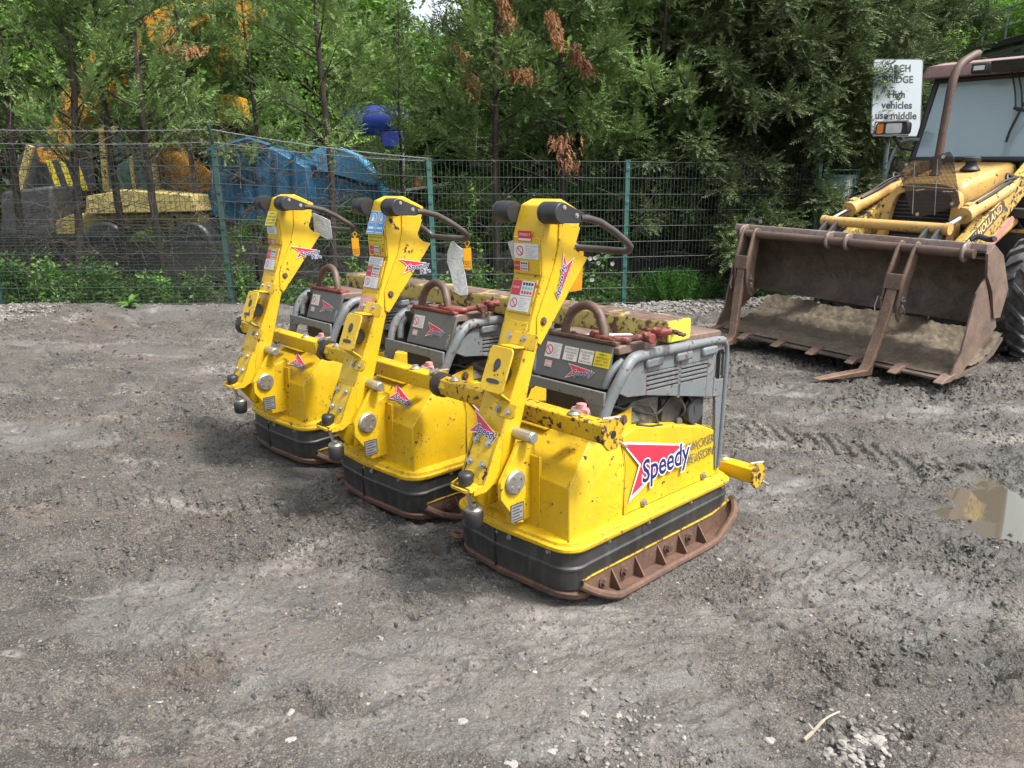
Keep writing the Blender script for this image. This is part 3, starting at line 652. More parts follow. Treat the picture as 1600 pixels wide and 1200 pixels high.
    # side brackets of the drawbar
    for X in ((lambda x:x),(lambda x:mirx(x)+.02)):
        g=g_(); x=X(-.24)
        pr=roundpoly([(-.224,.645),(-.265,.655),(-.335,.555),(-.36,.52),(-.36,.455),(-.275,.342),(-.245,.335),(-.235,.45),(-.235,.54)],[.01,.012,.02,.02,.02,.015,0,0,0],3)
        g.prism(pr,'x',x-.010,x+.010); g.prism([(-.236,.30),(-.236,.56),(-.12,.60),(-.12,.30)],'x',x-.10,x-.06)
        g.build('pivot_bracket',M[Y],root,.003)
    g=g_(); g.cyl((-.46,-.295,.51),(-.232,-.295,.51),.028); g.lathe([(.0,0),(.045,0),(.047,.008),(.04,.014),(0,.014)],(-.229,-.295,.51),'x',24)
    for a in range(4): g.bolt((-.216,-.295+.026*math.cos(a*1.571+.5),.51+.026*math.sin(a*1.571+.5)),(1,0,0),.006,.004)
    g.build('pivot_cap',M['zinc'],root)
    d=Dec((-.2295,-.315,.395),(0,1,0),(0,0,1),OFF,.0012); d.rect(0,-.045,.068,.028,'black_ink'); d.rect(.004,-.041,.064,.024,'grey_ink',1)
    for q in range(5): d.rect(.008,-.035+.012*q,.008+.05-.012*(q%2),-.031+.012*q,'black_ink',2)
    d.build('type_plate',root)
    g=g_(); g.cyl((-.275,-.245,.676),(-.185,-.245,.676),.022,n=18); g.lathe([(.008,0),(.02,0),(.02,.006),(.008,.006)],(-.185,-.245,.676),'x'); g.build('locking_pin',M['zinc'],root,.002)
    # drawbar column
    TX0,TX1=-.425,-.275
    front=[(-.385,.51),(-.365,.57),(-.31,.70),(-.19,1.0),(-.16,1.09),(-.112,1.235),(-.117,1.38),(-.080,1.483),(-.02,1.505),(.095,1.455),(.075,1.39),(.06,1.345),(.02,1.28),(-.02,1.20),(-.105,1.05),(-.128,.99),(-.14,.96),(-.215,.704),(-.32,.488)]
    g=g_(); g.prism(front,'x',TX0,TX1); g.build('drawbar',M[Y],root,.006)
    # cheek plates on both sides of the head
    ck=[(-.035,1.425),(.078,1.40),(.060,1.352)]+[(.112+.062*math.cos(R(a)),1.345+.052*math.sin(R(a))) for a in (190,215,240,262)]+[(.125,1.288),(-.125,.985),(-.145,1.0),(-.143,1.09),(-.105,1.17),(-.06,1.26),(-.038,1.34)]
    for xa,xb in ((TX1-.002,TX1+.006),(TX0-.006,TX0+.002)):
        g=g_(); g.prism(ck,'x',xa,xb); g.build('head_side_plate',M[Y],root,.0015)
    g=g_()
    for p in ((TX1+.006,-.112,1.072),(TX1+.006,-.03,1.0)): 
        if p[1]<-.1: g.bolt(p,(1,0,0),.012,.006)
    # raised front plates following the column face
    def face(a,b,x0,x1,t,m):   # plate on segment a-b of the front face
        a=Vector(a);b=Vector(b);dr=(b-a).normalized();n=Vector((-dr.y,dr.x)); 
        if n.x>0: n=-n
        q=[a,b,b+n*t,a+n*t]; return q
    nb=g.build('head_bolts',M['rust_smooth'],root)
    for a,b,xa,xb in (((-.20,.975),(-.165,1.07),-.410,-.290),((-.1135,1.238),(-.1175,1.37),-.418,-.282),((-.158,1.097),(-.118,1.22),-.412,-.288),((-.34,.630),(-.315,.69),-.412,-.288)):
        g=g_(); g.prism([tuple(p) for p in face(a,b,0,0,.006,0)],'x',xa,xb); g.build('cover_plate',M[Y],root,.002)
    # latch bracket standing off the face, with rubber wheel behind
    dr=Vector((0,.12,.30)).normalized(); nn=Vector((0,-dr.z,dr.y))
    c0=Vector((-.372,-.235,.885)); mrk=None
    def LB(x,s,t): return Vector((x,0,0))+Vector((0,-.245,.885))+dr*s+nn*t
    g=g_()
    def plate3(pts,th=.008):
        m_=[Vector(p) for p in pts]; n_=(m_[1]-m_[0]).cross(m_[2]-m_[0]).normalized()*th; i=g.v(*m_); j=g.v(*[p+n_ for p in m_]); k=len(m_); g.f(range(i,i+k)); g.f(range(j,j+k))
        for q in range(k): g.f((i+q,i+(q+1)%k,j+(q+1)%k,j+q))
    plate3([LB(-0.353,-.078,.07),LB(-0.253,-.078,.07),LB(-0.243,-.06,.07),LB(-0.243,.075,.07),LB(-0.253,.09,.07),LB(-0.353,.09,.07),LB(-0.363,.075,.07),LB(-0.363,-.06,.07)])
    plate3([LB(-0.363,-.05,.0),LB(-0.363,.07,.0),LB(-0.363,.075,.07),LB(-0.363,-.06,.07)])
    plate3([LB(-0.328,.09,.07),LB(-0.253,.09,.07),LB(-0.253,.105,.012),LB(-0.328,.105,.012)])
    plate3([LB(-0.338,.10,.012),LB(-0.208,.10,.012),LB(-0.203,.15,.012),LB(-0.218,.162,.012),LB(-0.328,.162,.012),LB(-0.338,.15,.012)],.006)
    plate3([LB(-0.328,-.078,.07),LB(-0.253,-.078,.07),LB(-0.253,-.095,.012),LB(-0.328,-.095,.012)])
    plate3([LB(-0.318,-.095,.012),LB(-0.218,-.095,.012),LB(-0.218,-.14,.012),LB(-0.233,-.152,.012),LB(-0.303,-.152,.012),LB(-0.318,-.14,.012)],.006)
    g.build('latch_bracket',M[Y],root,.003)
    g=g_()
    for x,s in ((-.345,.14),(-.27,.14),(-.303,-.13),(-.25,-.13)): g.bolt(LB(x,s,.018),nn,.010,.006)
    g.build('latch_bolts',M['zinc'],root)
    g=g_(); g.cyl(LB(-.37,.0,.026),LB(-.306,.0,.026),.036,n=24); g.build('latch_wheel',M['black_rubber'],root,.004)
    g=g_(); ctr=LB(-0.303,.025,.079); i=g.v(*[ctr+Vector((1,0,0))*.017*math.cos(a*.3927)+dr*.022*math.sin(a*.3927) for a in range(16)]); g.f(range(i,i+16))
    pts=[ctr+Vector((1,0,0))*(x)+dr*y for x,y in [(.024*math.cos(R(a))*(1) + (.012 if abs(a)<90 else -.012), -.062+.009*math.sin(R(a))) for a in (-90,-45,0,45,89,91,135,180,225,269)]]
    i=g.v(*pts); g.f(range(i,i+len(pts))); g.build('latch_slot',M['dk_metal'],root)
    # foot plate with stop buffers
    g=g_()
    a=[(-.412,.69),(-.425,.60),(-.445,.53),(-.47,.49)]
    x0_,x1_=-.392,-.270
    pth=[(-.335,.675),(-.368,.61),(-.392,.55),(-.412,.512),(-.455,.496)]
    for (p,q) in zip(pth,pth[1:]):
        k=g.v((x0_,*p),(x1_,*p),(x1_,*q),(x0_,*q)); g.f(range(k,k+4)); k=g.v((x0_,p[0]+.004,p[1]-.01),(x1_,p[0]+.004,p[1]-.01),(x1_,q[0]+.004,q[1]-.01),(x0_,q[0]+.004,q[1]-.01)); g.f(range(k,k+4))
    for x in (x0_,x1_):
        g.prism([(-.335,.682),(-.368,.617),(-.392,.557),(-.412,.519),(-.455,.504),(-.457,.488),(-.40,.488),(-.36,.51),(-.33,.56),(-.315,.66)],'x',x-.004,x+.004)
    g.prism(roundpoly([(x0_-.008,-.41),(x1_-.02,-.41),(x1_-.03,-.465),(x0_-.004,-.465)],[0,0,.02,.02],4),'z',.488,.498)
    g.build('foot_plate',M[Y],root,.0)
    g=g_()
    for x in (-.372,-.305):
        for y,z in ((-.350,.650),(-.384,.577)): g.bolt((x,y,z),(0,-.87,.5),.011,.008)
    g.build('foot_plate_bolts',M['zinc'],root)
    bx_,by_=-.347,-.425
    g=g_(); g.lathe([(0,0),(.025,0),(.028,.006),(.029,.040),(.024,.050),(0,.052)],(bx_,by_,.498),'z',24); g.build('stop_bumper',M['black_rubber'],root,smooth=60)
    g=g_(); g.cyl((bx_,by_,.49),(bx_+.01,by_+.02,.40),.008); g.lathe([(0,.0),(.032,.0),(.034,.010),(.026,.018),(.014,.022),(.012,.032),(0,.032)],(bx_+.012,by_+.025,.395),'z',24); g.build('buffer_stem',M['zinc'],root,smooth=50)
    g=g_(); g.lathe([(0,-.058),(.028,-.058),(.034,-.050),(.036,-.005),(.031,.004),(0,.004)],(bx_+.012,by_+.025,.392),'z',24); g.build('rubber_buffer',M['black_rubber'],root,smooth=50)
    g=g_(); g.bx(-.45,-.25,-.145,-.13,.27,.56); g.build('housing_web',M[Y],root,.003)
    # handle
    hz,hy=1.452,.0
    for sgn in (1,-1):
        X=(lambda x:x) if sgn>0 else mirx
        g=g_(); k=sgn; g.lathe([(0,0),(.037,0),(.039,.006*k),(.036,.012*k),(.039,.018*k),(.039,.070*k),(.036,.075*k),(0,.075*k)],(X(-.275),-.108,1.458),'x',28)
        g.build('hub_rubber',M['black_rubber'],root,smooth=45)
        g=g_(); xx=X(-.198)
        pr=arc((-.108,1.458),.037,70,290,12)+[(-.02,1.421),(.015,1.428),(.018,1.446),(.005,1.456)]
        g.prism(pr,'x',xx-.010*sgn,xx+.012*sgn); g.build('hub_cap',M['black_rubber'],root,.003)
        g=g_(); g.bolt((xx+.012*sgn,-.10,1.477),(sgn,0,0),.006,.004); g.bolt((xx+.012*sgn,-.035,1.448),(sgn,0,0),.007,.004); g.build('hub_bolts',M['zinc'],root)
    g=g_()
    xr,xl=-.195,mirx(-.195)
    path=[(xr,-.01,1.440),(xr,.03,1.437),(xr,.10,1.422),(xr,.18,1.387),(xr,.26,1.343),(xr-.004,.290,1.322),(xr-.022,.302,1.305),(xr-.05,.303,1.303),(XC,.303,1.303),(xl+.05,.303,1.303),(xl+.022,.302,1.305),(xl+.004,.29,1.322),(xl,.26,1.343),(xl,.18,1.387),(xl,.10,1.422),(xl,.03,1.437),(xl,-.01,1.440)]
    g.tube(path,.0135,14); g.build('handle_bar',M['handle'],root,smooth=60)
    # lever with ball on the left
    g=g_(); g.tube([(-.425,-.03,1.26),(-.47,-.06,1.255)],.007,8); g.lathe([(0,-.022),(.018,-.015),(.024,0),(.018,.015),(0,.022)],(-.482,-.065,1.255),'z',16); g.build('lever_knob',M['black_rubber'],root,smooth=60)
    # transport beams
    def beam(xa,xb,y,z,mat,name,ring):
        g=g_(); hw=.036
        pr=roundpoly([(y-hw,z-hw),(y+hw,z-hw),(y+hw,z+hw),(y-hw,z+hw)],.012,3)
        g.prism(pr,'x',xa+ (.09 if ring else 0),xb); b=g.build(name,M[mat],root,.002)
        g=g_(); hx=[(y+.058*math.cos(R(a)),z+.062*math.sin(R(a))) for a in range(22,382,45)]; g.prism(hx,'x',xb,xb+.012); g.build('end_plate',M['yellow_worn'],b,.002)
        g=g_(); g.cyl((xb+.0125,y,z),(xb+.0135,y,z),.015); g.build('end_hole',M['black'],b)
        g=g_(); g.tube([(xb-.02,y+.045,z-.03),(xb+.045,y+.035,z-.045)],.006,8); g.np(); g.tube([(xb-.03,y-.01,z+.05),(xb+.0,y+.05,z+.052)],.006,8); g.np()
        g.lathe([(0,0),(.024,0),(.026,.004),(.014,.012),(.014,.018),(0,.02)],(xb-.17,y-.005,z+hw),'z',16)
        if ring: g.np(); g.lathe([(0,0),(.022,0),(.024,.004),(.014,.012),(0,.02)],(xa+.16,y-.005,z+hw),'z',16)
        g.build('beam_pins',M['zinc'],b)
        if ring:
            g=g_(); g.lathe([(0,0),(.050,0),(.054,.01),(.054,.05),(.048,.06),(0,.06)],(xa+.035,y,z),'x',24); g.build('rubber_ring',M['black_rubber'],b,smooth=50)
            g=g_(); g.lathe([(0,0),(.046,0),(.046,.03),(.03,.05),(0,.05)],(xa+.088,y,z),'x',8); g.build('beam_collar',M['yellow_worn'],b)
            g=g_(); g.tube([(xa+.005,y-.02,z+.045),(xa+.04,y-.0,z+.06)],.012,8); g.build('ring_pin',M['zinc'],b)
        return b
    beam(-.985,.03,-.075,.705,'yellow_worn' if kind==1 else 'yellow','transport_beam',True)
    beam(-.62,.025,1.0,.262,'yellow','rear_beam',False)
    g=g_(); g.bx(-.50,-.20,.86,1.0,.23,.30); g.build('rear_mount',M[Y],root,.004)
    g=g_()
    for x in (-.17,-.53): g.np(); g.box((x,-.03,.652),(.05,.06,.02),(R(-25),0,0))
    g.build('beam_mounts',M['rust_smooth'],root,.003)
    # hood: top, front panel, side panels, frame tubes
    g=g_(); pf=[(.155,.955),(.175,.962),(.86,.935),(.875,.925),(.875,.905),(.16,.925)]
    g.prism(pf,'x',-.57 if kind==1 else -.50,-.13); g.build('hood_top',M['hood_top'],root,.006)
    g=g_()
    px0,px1=(-.545,-.155) if kind==1 else (-.465,-.125)
    g.loft([[(px0,.105,.795),(px1,.105,.795),(px1,.12,.795),(px0,.12,.795)],[(px0+.012,.155,.955),(px1,.155,.955),(px1,.17,.955),(px0+.012,.17,.955)]]); g.build('hood_front_panel',M['dark_grey'] ,root,.003)
    g=g_(); g.bx(-.56,-.14,.17,.86,.72,.93) ; g.build('hood_core',M['black'],root)
    for X in ((lambda x:x),mirx):
        sg=1 if X(0)==0 else -1
        g=g_()
        # side panel built as strips round window and slots
        xo,xi=X(-.095),X(-.11)
        def pan(pts): g.prism(pts,'x',xo,xi)
        top=.895
        pan([(.10,.80),(.175,.765),(.29,.752),(.29,.895),(.235,.895)])
        pan([(.72,.665),(.775,.655),(.775,.88),(.72,.888)])
        pan([(.29,.752),(.72,.665),(.72,.7535),(.29,.7675)])
        for k in range(4):
            zb=.7675+.0185*k; 
            pan([(.29,zb+.006-(0)),(.72,zb-.008),(.72,zb+.0045),(.29,zb+.0185)]) if k<4 else 0
        pan([(.29,.8435),(.72,.8295),(.72,.888),(.29,.895)])
        pan([(.505,.70),(.525,.70),(.525,.86),(.505,.86)])
        pan([(.72,.888),(.29,.895),(.235,.895),(.235,.912),(.30,.918),(.80,.905),(.80,.885)])
        pan([(.775,.655),(.868,.64),(.868,.730),(.845,.722),(.80,.728),(.785,.745),(.775,.745)])
        pan([(.775,.745),(.785,.745),(.785,.84),(.775,.84)]); pan([(.775,.84),(.785,.84),(.80,.858),(.835,.856),(.85,.838),(.868,.83),(.866,.862),(.845,.892),(.80,.905),(.775,.90)]); pan([(.85,.735),(.868,.730),(.868,.83),(.85,.838)])
        pan([(.80,.650),(.868,.64),(.868,.49),(.862,.30),(.835,.30),(.815,.49)])
        g.build('hood_side_panel',M['grey'],root,.002)
        g=g_(); g.prism([(.29,.735),(.74,.68),(.74,.86),(.29,.86)],'x',X(-.118),X(-.122)); g.prism([(.77,.70),(.87,.70),(.87,.87),(.77,.87)],'x',X(-.125),X(-.13)); g.build('vent_backing',M['black'],root)
        # hinged tabs along the top
        g=g_()
        for y0 in (.27,.47,.66): g.np(); g.bx(X(-.078),X(-.12),y0,y0+.11,.862-(y0-.26)*.03,.902-(y0-.26)*.03)
        g.build('panel_tabs',M['grey'],root,.010)
        g=g_(); x=X(-.095); tb=smooth_path([(X(-.125),.055,.665),(X(-.115),.09,.76),(x,.135,.855),(x,.18,.902),(x,.25,.918),(x,.55,.913),(x,.79,.905),(x,.84,.890),(x,.862,.86),(x,.866,.80),(x,.866,.66),(x,.862,.46),(x,.858,.31)],5)
        g.tube(tb,[.0225]*26+[.018]*8+[.012]*(len(tb)-34),12); g.build('frame_tube',M['grey'],root,smooth=60)
        if True:
            g=g_(); tb=smooth_path([(X(-.165),.12,.80),(X(-.15),.14,.86),(X(-.14),.19,.90)],4); g.tube(tb,.016,10); g.build('inner_tube',M['grey'],root,smooth=60)
    g=g_(); i=[(-.585,.055,.745),(-.585,.060,.80),(-.115,.060,.80),(-.115,.055,.745),(-.20,.055,.745),(-.215,.055,.76),(-.48,.055,.76),(-.495,.055,.745)]
    k=g.v(*i); g.f(range(k,k+8)); k2=g.v(*[(a_,b_+.012,c_) for a_,b_,c_ in i]); g.f(range(k2,k2+8)); [g.f((k+q,k+(q+1)%8,k2+(q+1)%8,k2+q)) for q in range(8)]
    g.prism([(-.20,.755),(-.115,.76),(-.125,.66),(-.155,.66)],'y',.056,.068); g.prism([(-.50,.755),(-.585,.76),(-.575,.66),(-.545,.66)],'y',.056,.068)
    g.build('frame_crossbar',M['grey'],root,.003)
    # lifting bail on plate
    pm='rust_smooth' if kind==1 else 'red'
    g=g_(); g.box((-.325 if kind==1 else -.31,.185,.966),(.36 if kind==1 else .33,.06,.014),(R(-3),0,0)); pl=g.build('bail_plate',M[pm],root,.003)
    g=g_(); 
    for x in (-.49,-.38,-.17): g.bolt((x,.165 if x!=-.38 else .175,.973),(0,0,1),.013,.008)
    g.build('bail_bolts',M[pm],pl)
    g=g_(); bp=smooth_path([(-.435,.185,.965),(-.425,.19,1.02),(-.395,.20,1.068),(-.335,.205,1.092),(-.275,.20,1.072),(-.24,.19,1.02),(-.222,.185,.965)],5); g.tube(bp,.019,12); g.build('lifting_bail',M['rust_smooth'],root,smooth=60)
    # filler cap
    g=g_(); g.lathe([(0,0),(.042,0),(.044,.012),(.04,.022),(.022,.024),(.020,.040),(0,.042)],(-.24,.075,.690),'z',20); g.build('filler_cap',M['pink'],root,smooth=40)
    g=g_(); g.cyl((-.24,.075,.61),(-.24,.075,.69),.038); g.build('filler_neck',M['zinc'],root)
    # engine
    g=g_(); g.bx(-.50,-.16,.26,.47,.47,.72); g.bx(-.22,-.150,.20,.34,.62,.68); g.build('engine_block',M['engine_pale'],root,.01)
    g=g_(); g.cyl((-.35,.58,.60),(-.16,.58,.60),.085,n=20); g.cyl((-.2,.50,.66),(-.2,.66,.66),.035); g.bx(-.48,-.20,.47,.74,.47,.55)
    for q in range(7): g.bx(-.19,-.15,.475+.018*q,.482+.018*q,.50,.56)
    g.lathe([(0,0),(.02,0),(.02,.012),(0,.012)],(-.15,.60,.565),'x',12)
    g.tube(smooth_path([(-.17,.30,.70),(-.14,.38,.68),(-.15,.45,.60),(-.17,.50,.54)],4),.007,8); g.tube(smooth_path([(-.17,.50,.72),(-.13,.56,.69),(-.13,.62,.62),(-.16,.63,.58)],4),.006,8)
    g.build('engine',M['engine'],root,.004)
    g=g_()
    for a_ in ([(-.16,.27,.69),(-.135,.34,.66),(-.14,.44,.64),(-.135,.52,.70),(-.16,.60,.73)],[(-.14,.30,.62),(-.125,.36,.60),(-.13,.45,.585),(-.14,.50,.56)],[(-.16,.64,.70),(-.125,.67,.64),(-.13,.68,.56),(-.16,.66,.50)],[(-.20,.12,.70),(-.15,.16,.72),(-.14,.22,.70),(-.15,.27,.72)]):
        g.np(); g.tube(smooth_path(a_,4),.0065,7)
    g.build('engine_hose',M['black_rubber'],root,smooth=60)
    g=g_(); g.lathe([(0,0),(.055,0),(.058,.01),(.05,.018),(.058,.026),(.055,.036),(0,.036)],(-.155,.69,.60),'x',22); g.build('fan_pulley',M['dk_metal'],root)
    g=g_(); g.bx(-.50,-.17,.73,.83,.47,.90); g.bx(-.46,-.20,.10,.26,.60,.76); g.build('fan_shroud',M['cab_dark'],root,.008)
    # ---- stickers
    n1=Vector((0,-1,0))
    def fdec(a,b,x0,h,w,t=.0065):   # decal frame on column face, a->b upward, u along +x
        a=Vector((0,*a));b=Vector((0,*b));e=(b-a).normalized(); n=Vector((1,0,0)).cross(e)
        return Dec(Vector((x0,0,0))+a+n*t,(1,0,0),e,OFF)
    def prohib(d,u,v,w,h):
        d.rect(u,v,u+w,v+h,'white',0); r=h*.33; cx=u+w*.24; cy=v+h*.5
        d.disc(cx,cy,r,'red_ink',1,20); d.disc(cx,cy,r*.78,'white',2,20)
        d.poly([(cx-r*.7,cy+r*.55),(cx-r*.55,cy+r*.7),(cx+r*.7,cy-r*.55),(cx+r*.55,cy-r*.7)],'red_ink',3)
        d.text('IMPORTANT NOTICE',u+w*.48,v+h*.80,u+w*.96,h*.07,'grey_ink',1)
        for q,s in enumerate(('switch off','allow engine','to cool before','refuelling this','machine and','keep clear')): d.text(s,u+w*.48,v+h*(.66-.115*q),u+w*(.72+.035*((q*5)%7)),h*.07,'grey_ink',1)
    def redgrid(d,u,v,w,h):
        d.rect(u,v,u+w*.4,v+h,'red_ink',0); d.rect(u+w*.4,v,u+w,v+h,'white',0); d.text('speedy',u+w*.04,v+h*.45,u+w*.34,h*.2,'white',1)
        for i in range(4):
            for j in range(3): d.rect(u+w*(.45+.12*i),v+h*(.10+.3*j),u+w*(.54+.12*i),v+h*(.30+.3*j),('blue_ink','green_ink','red_ink')[2-j] if j!=1 else 'green_ink',1)
        d.rect(u+w*.95,v,u+w,v+h,'red_ink',1)
    Hh=[(-.1135,1.238),(-.1175,1.37)]; Mid=[(-.158,1.097),(-.118,1.22)]; Top=[(-.117,1.38),(-.080,1.483)]
    if kind==1:
        d=fdec(*Hh,-.415,0,0); d.rect(.025,.118,.095,.155,'red_ink'); d.text('SPEEDY',.03,.137,.09,.010,'white',1); d.rect(.028,.120,.092,.128,'white',1); prohib(d,.004,.055,.125,.055); redgrid(d,.004,.012,.075,.033); d.build('upper_stickers',root)
        d=fdec(*Mid,-.408,0,0); redgrid(d,.0,.067,.118,.053); prohib(d,.0,.008,.110,.056); d.build('middle_stickers',root)
    elif kind==2:
        d=fdec(*Top,-.419,0,0,.001); 
        for q in (0,1):
            u=.004+.068*q; d.rect(u,-.045,u+.062,.062,'white'); d.rect(u+.003,-.042,u+.059,.059,'sky_ink',1); d.disc(u+.031,.028,.025,'white',2); d.disc(u+.031,.028,.021,'sky_ink',3); d.disc(u+.031,.024,.012,'white',4); d.disc(u+.031,.036,.007,'white',4); d.rect(u+.006,-.038,u+.056,-.034,'white',2); d.rect(u+.01,-.022,u+.05,-.012,'white',2)
        d.build('ear_and_eye_protection_stickers',root)
        d=fdec(*Hh,-.415,0,0); d.rect(.0,.058,.125,.128,'yellow_ink')
        for q,s in enumerate(('MAKE A','DIFFERENCE','SAFETY FIRST','REPORT IT')): d.text(s,.03-.02*(q>0),.112-.016*q,.1+.015*(q>0),.010,'black_ink',1)
        redgrid(d,.010,.010,.08,.036); d.build('upper_stickers',root)
        d=fdec(*Mid,-.410,0,0); prohib(d,.0,.0,.108,.050); redgrid(d,-.0,.054,.108,.044); d.rect(.0,.102,.112,.142,'white')
        for q in range(4): d.text(('Vibration level','Exposure time','Points each hour','Noise level')[q],.012,.131-.009*q,.1-.012*(q%2),.006,'blue_ink',1)
        d.build('middle_stickers',root)
        d=fdec((-.20,.975),(-.165,1.07),-.405,0,0); d.rect(-.004,.02,.100,.088,'pink_ink'); d.rect(.006,.026,.09,.04,'grey_ink',1); d.text('NOTICE',.01,.06,.085,.018,'white',1); d.build('faded_pink_sticker',root)
    else:
        d=fdec(*Top,-.418,0,0,.001); d.rect(.0,-.045,.115,.035,'yellow_ink'); 
        for q,s in enumerate(('MAKE A','DIFFERENCE','SAFETY FIRST','REPORT IT')): d.text(s,.03-.02*(q>0),.018-.018*q,.085+.02*(q>0),.011,'black_ink',1)
        d.build('yellow_sticker',root)
        d=fdec(*Hh,-.415,0,0); d.rect(.0,.055,.11,.112,'white'); d.text('speedy',.01,.09,.06,.015,'sky_ink',1)
        for q in range(4): d.rect(.01,.06+.007*q,.09-.01*(q%2),.063+.007*q,'grey_ink',1)
        redgrid(d,.010,.0,.065,.030); d.build('upper_stickers',root)
        d=fdec(*Mid,-.410,0,0); redgrid(d,-.0,.064,.108,.050); prohib(d,.0,.004,.110,.056); d.build('middle_stickers',root)
    # arrow logos
    xs=TX1+.0085
    if kind==1: logo(root,(xs,.040,1.290),(xs,-.028,1.165),(xs,-.012,1.305),OFF)
    else: logo(root,(xs,-.055,1.225),(xs,.085,1.20),(xs,-.035,1.165),OFF,hire=True)
    y_=lambda v:.105+(v-.795)*.3125-.0015
    lz=(.875,.850,.825)
    zz=[.905,.88,.845] if kind!=1 else [.862,.852,.812]
    xo=.0 if kind==1 else .035
    logo(root,(-.352+xo,y_(zz[0]),zz[0]),(-.235+xo,y_(zz[1]),zz[1]),(-.355+xo,y_(zz[2]),zz[2]),OFF)
    e=Vector((0,.05,.16)).normalized(); d=Dec((-.53 if kind==1 else -.475,y_(.80)+.001,.80),(1,0,0),e,OFF)
    prohib(d,.035,.075,.085,.062); d.rect(.045,.035,.085,.062,'white'); d.rect(.047,.037,.083,.060,'pink_ink',1); d.rect(.050,.040,.080,.057,'white',2); d.text('DIESEL',.052,.050,.078,.006,'red_ink',3); d.text('ONLY',.055,.041,.075,.006,'red_ink',3)
    if kind==1:
        d.rect(.135,.077,.21,.133,'white')
        for q,s in enumerate(('STOP AND CHECK','OIN OIL AND FUEL','DAILY BEFORE','USE')): d.text(s,.14+.014*(q>1),.119-.012*q,.205-.014*(q>1),.008,'black_ink',1)
        d.rect(.218,.077,.29,.133,'white')
        for q,s in enumerate(('NO UNAUTHORISED','PERSON MAY','OPERATE','THE MACHINE')): d.text(s,.222+.012*(q in(1,2)),.119-.0125*q,.286-.012*(q in(1,2)),.0085,'black_ink',1)
        d.rect(.296,.077,.375,.135,'yellow_ink')
        for q,s in enumerate(('MAKE A','DIFFERENCE','SAFETY FIRST','REPORT IT')): d.text(s,.315-.012*(q>0),.121-.013*q,.355+.012*(q>0),.009,'black_ink',1)
    d.build('hood_stickers',root)
    # big side lettering and front logo
    xs=-.0985
    def sp(y,z): return (-.10-max(0,z-.48)*.15+.0022,y,z)
    A,B,C_=sp(.185,.570),sp(.561,.479),sp(.224,.345)
    lg=logo(root,A,B,C_,OFF)
    if kind==1:
        d=Dec(sp(.58,.40),(0,1,0),(0,0,1),OFF,.001); d.text('WACKER',.010,.038,.250,.043,'worn_letters',0,0,.012); d.text('NEUSON',.000,-.020,.244,.043,'worn_letters',0,0,.012); d.build('worn_lettering',root)
    if kind>=2:  # logo on the sloping front shoulder
        e=Vector((0,.17,.13)).normalized(); o=Vector((-.40,-.14,.48))
        P=lambda u,v: o+Vector((u,0,0))+e*v+Vector((0,-.6,.8))*.004
        logo(root,P(LGA[0],LGA[1]),P(LGA[2],LGA[3]),P(LGA[4],LGA[5]),OFF)
    else:        # small logo at the foot of the drawbar
        a=Vector((0,-.333,.668)); e=Vector((0,.025,.06)).normalized(); n=Vector((1,0,0)).cross(e)
        P=lambda u,v: Vector((-.41+u,0,0))+a+e*v+n*.016
        logo(root,P(.0,.075),P(.125,.02),P(.0,.0),OFF)
    return root
M['handle']=flat('dark_worn_handle_bar',(.075,.062,.055),.42,.2,.25,.08)
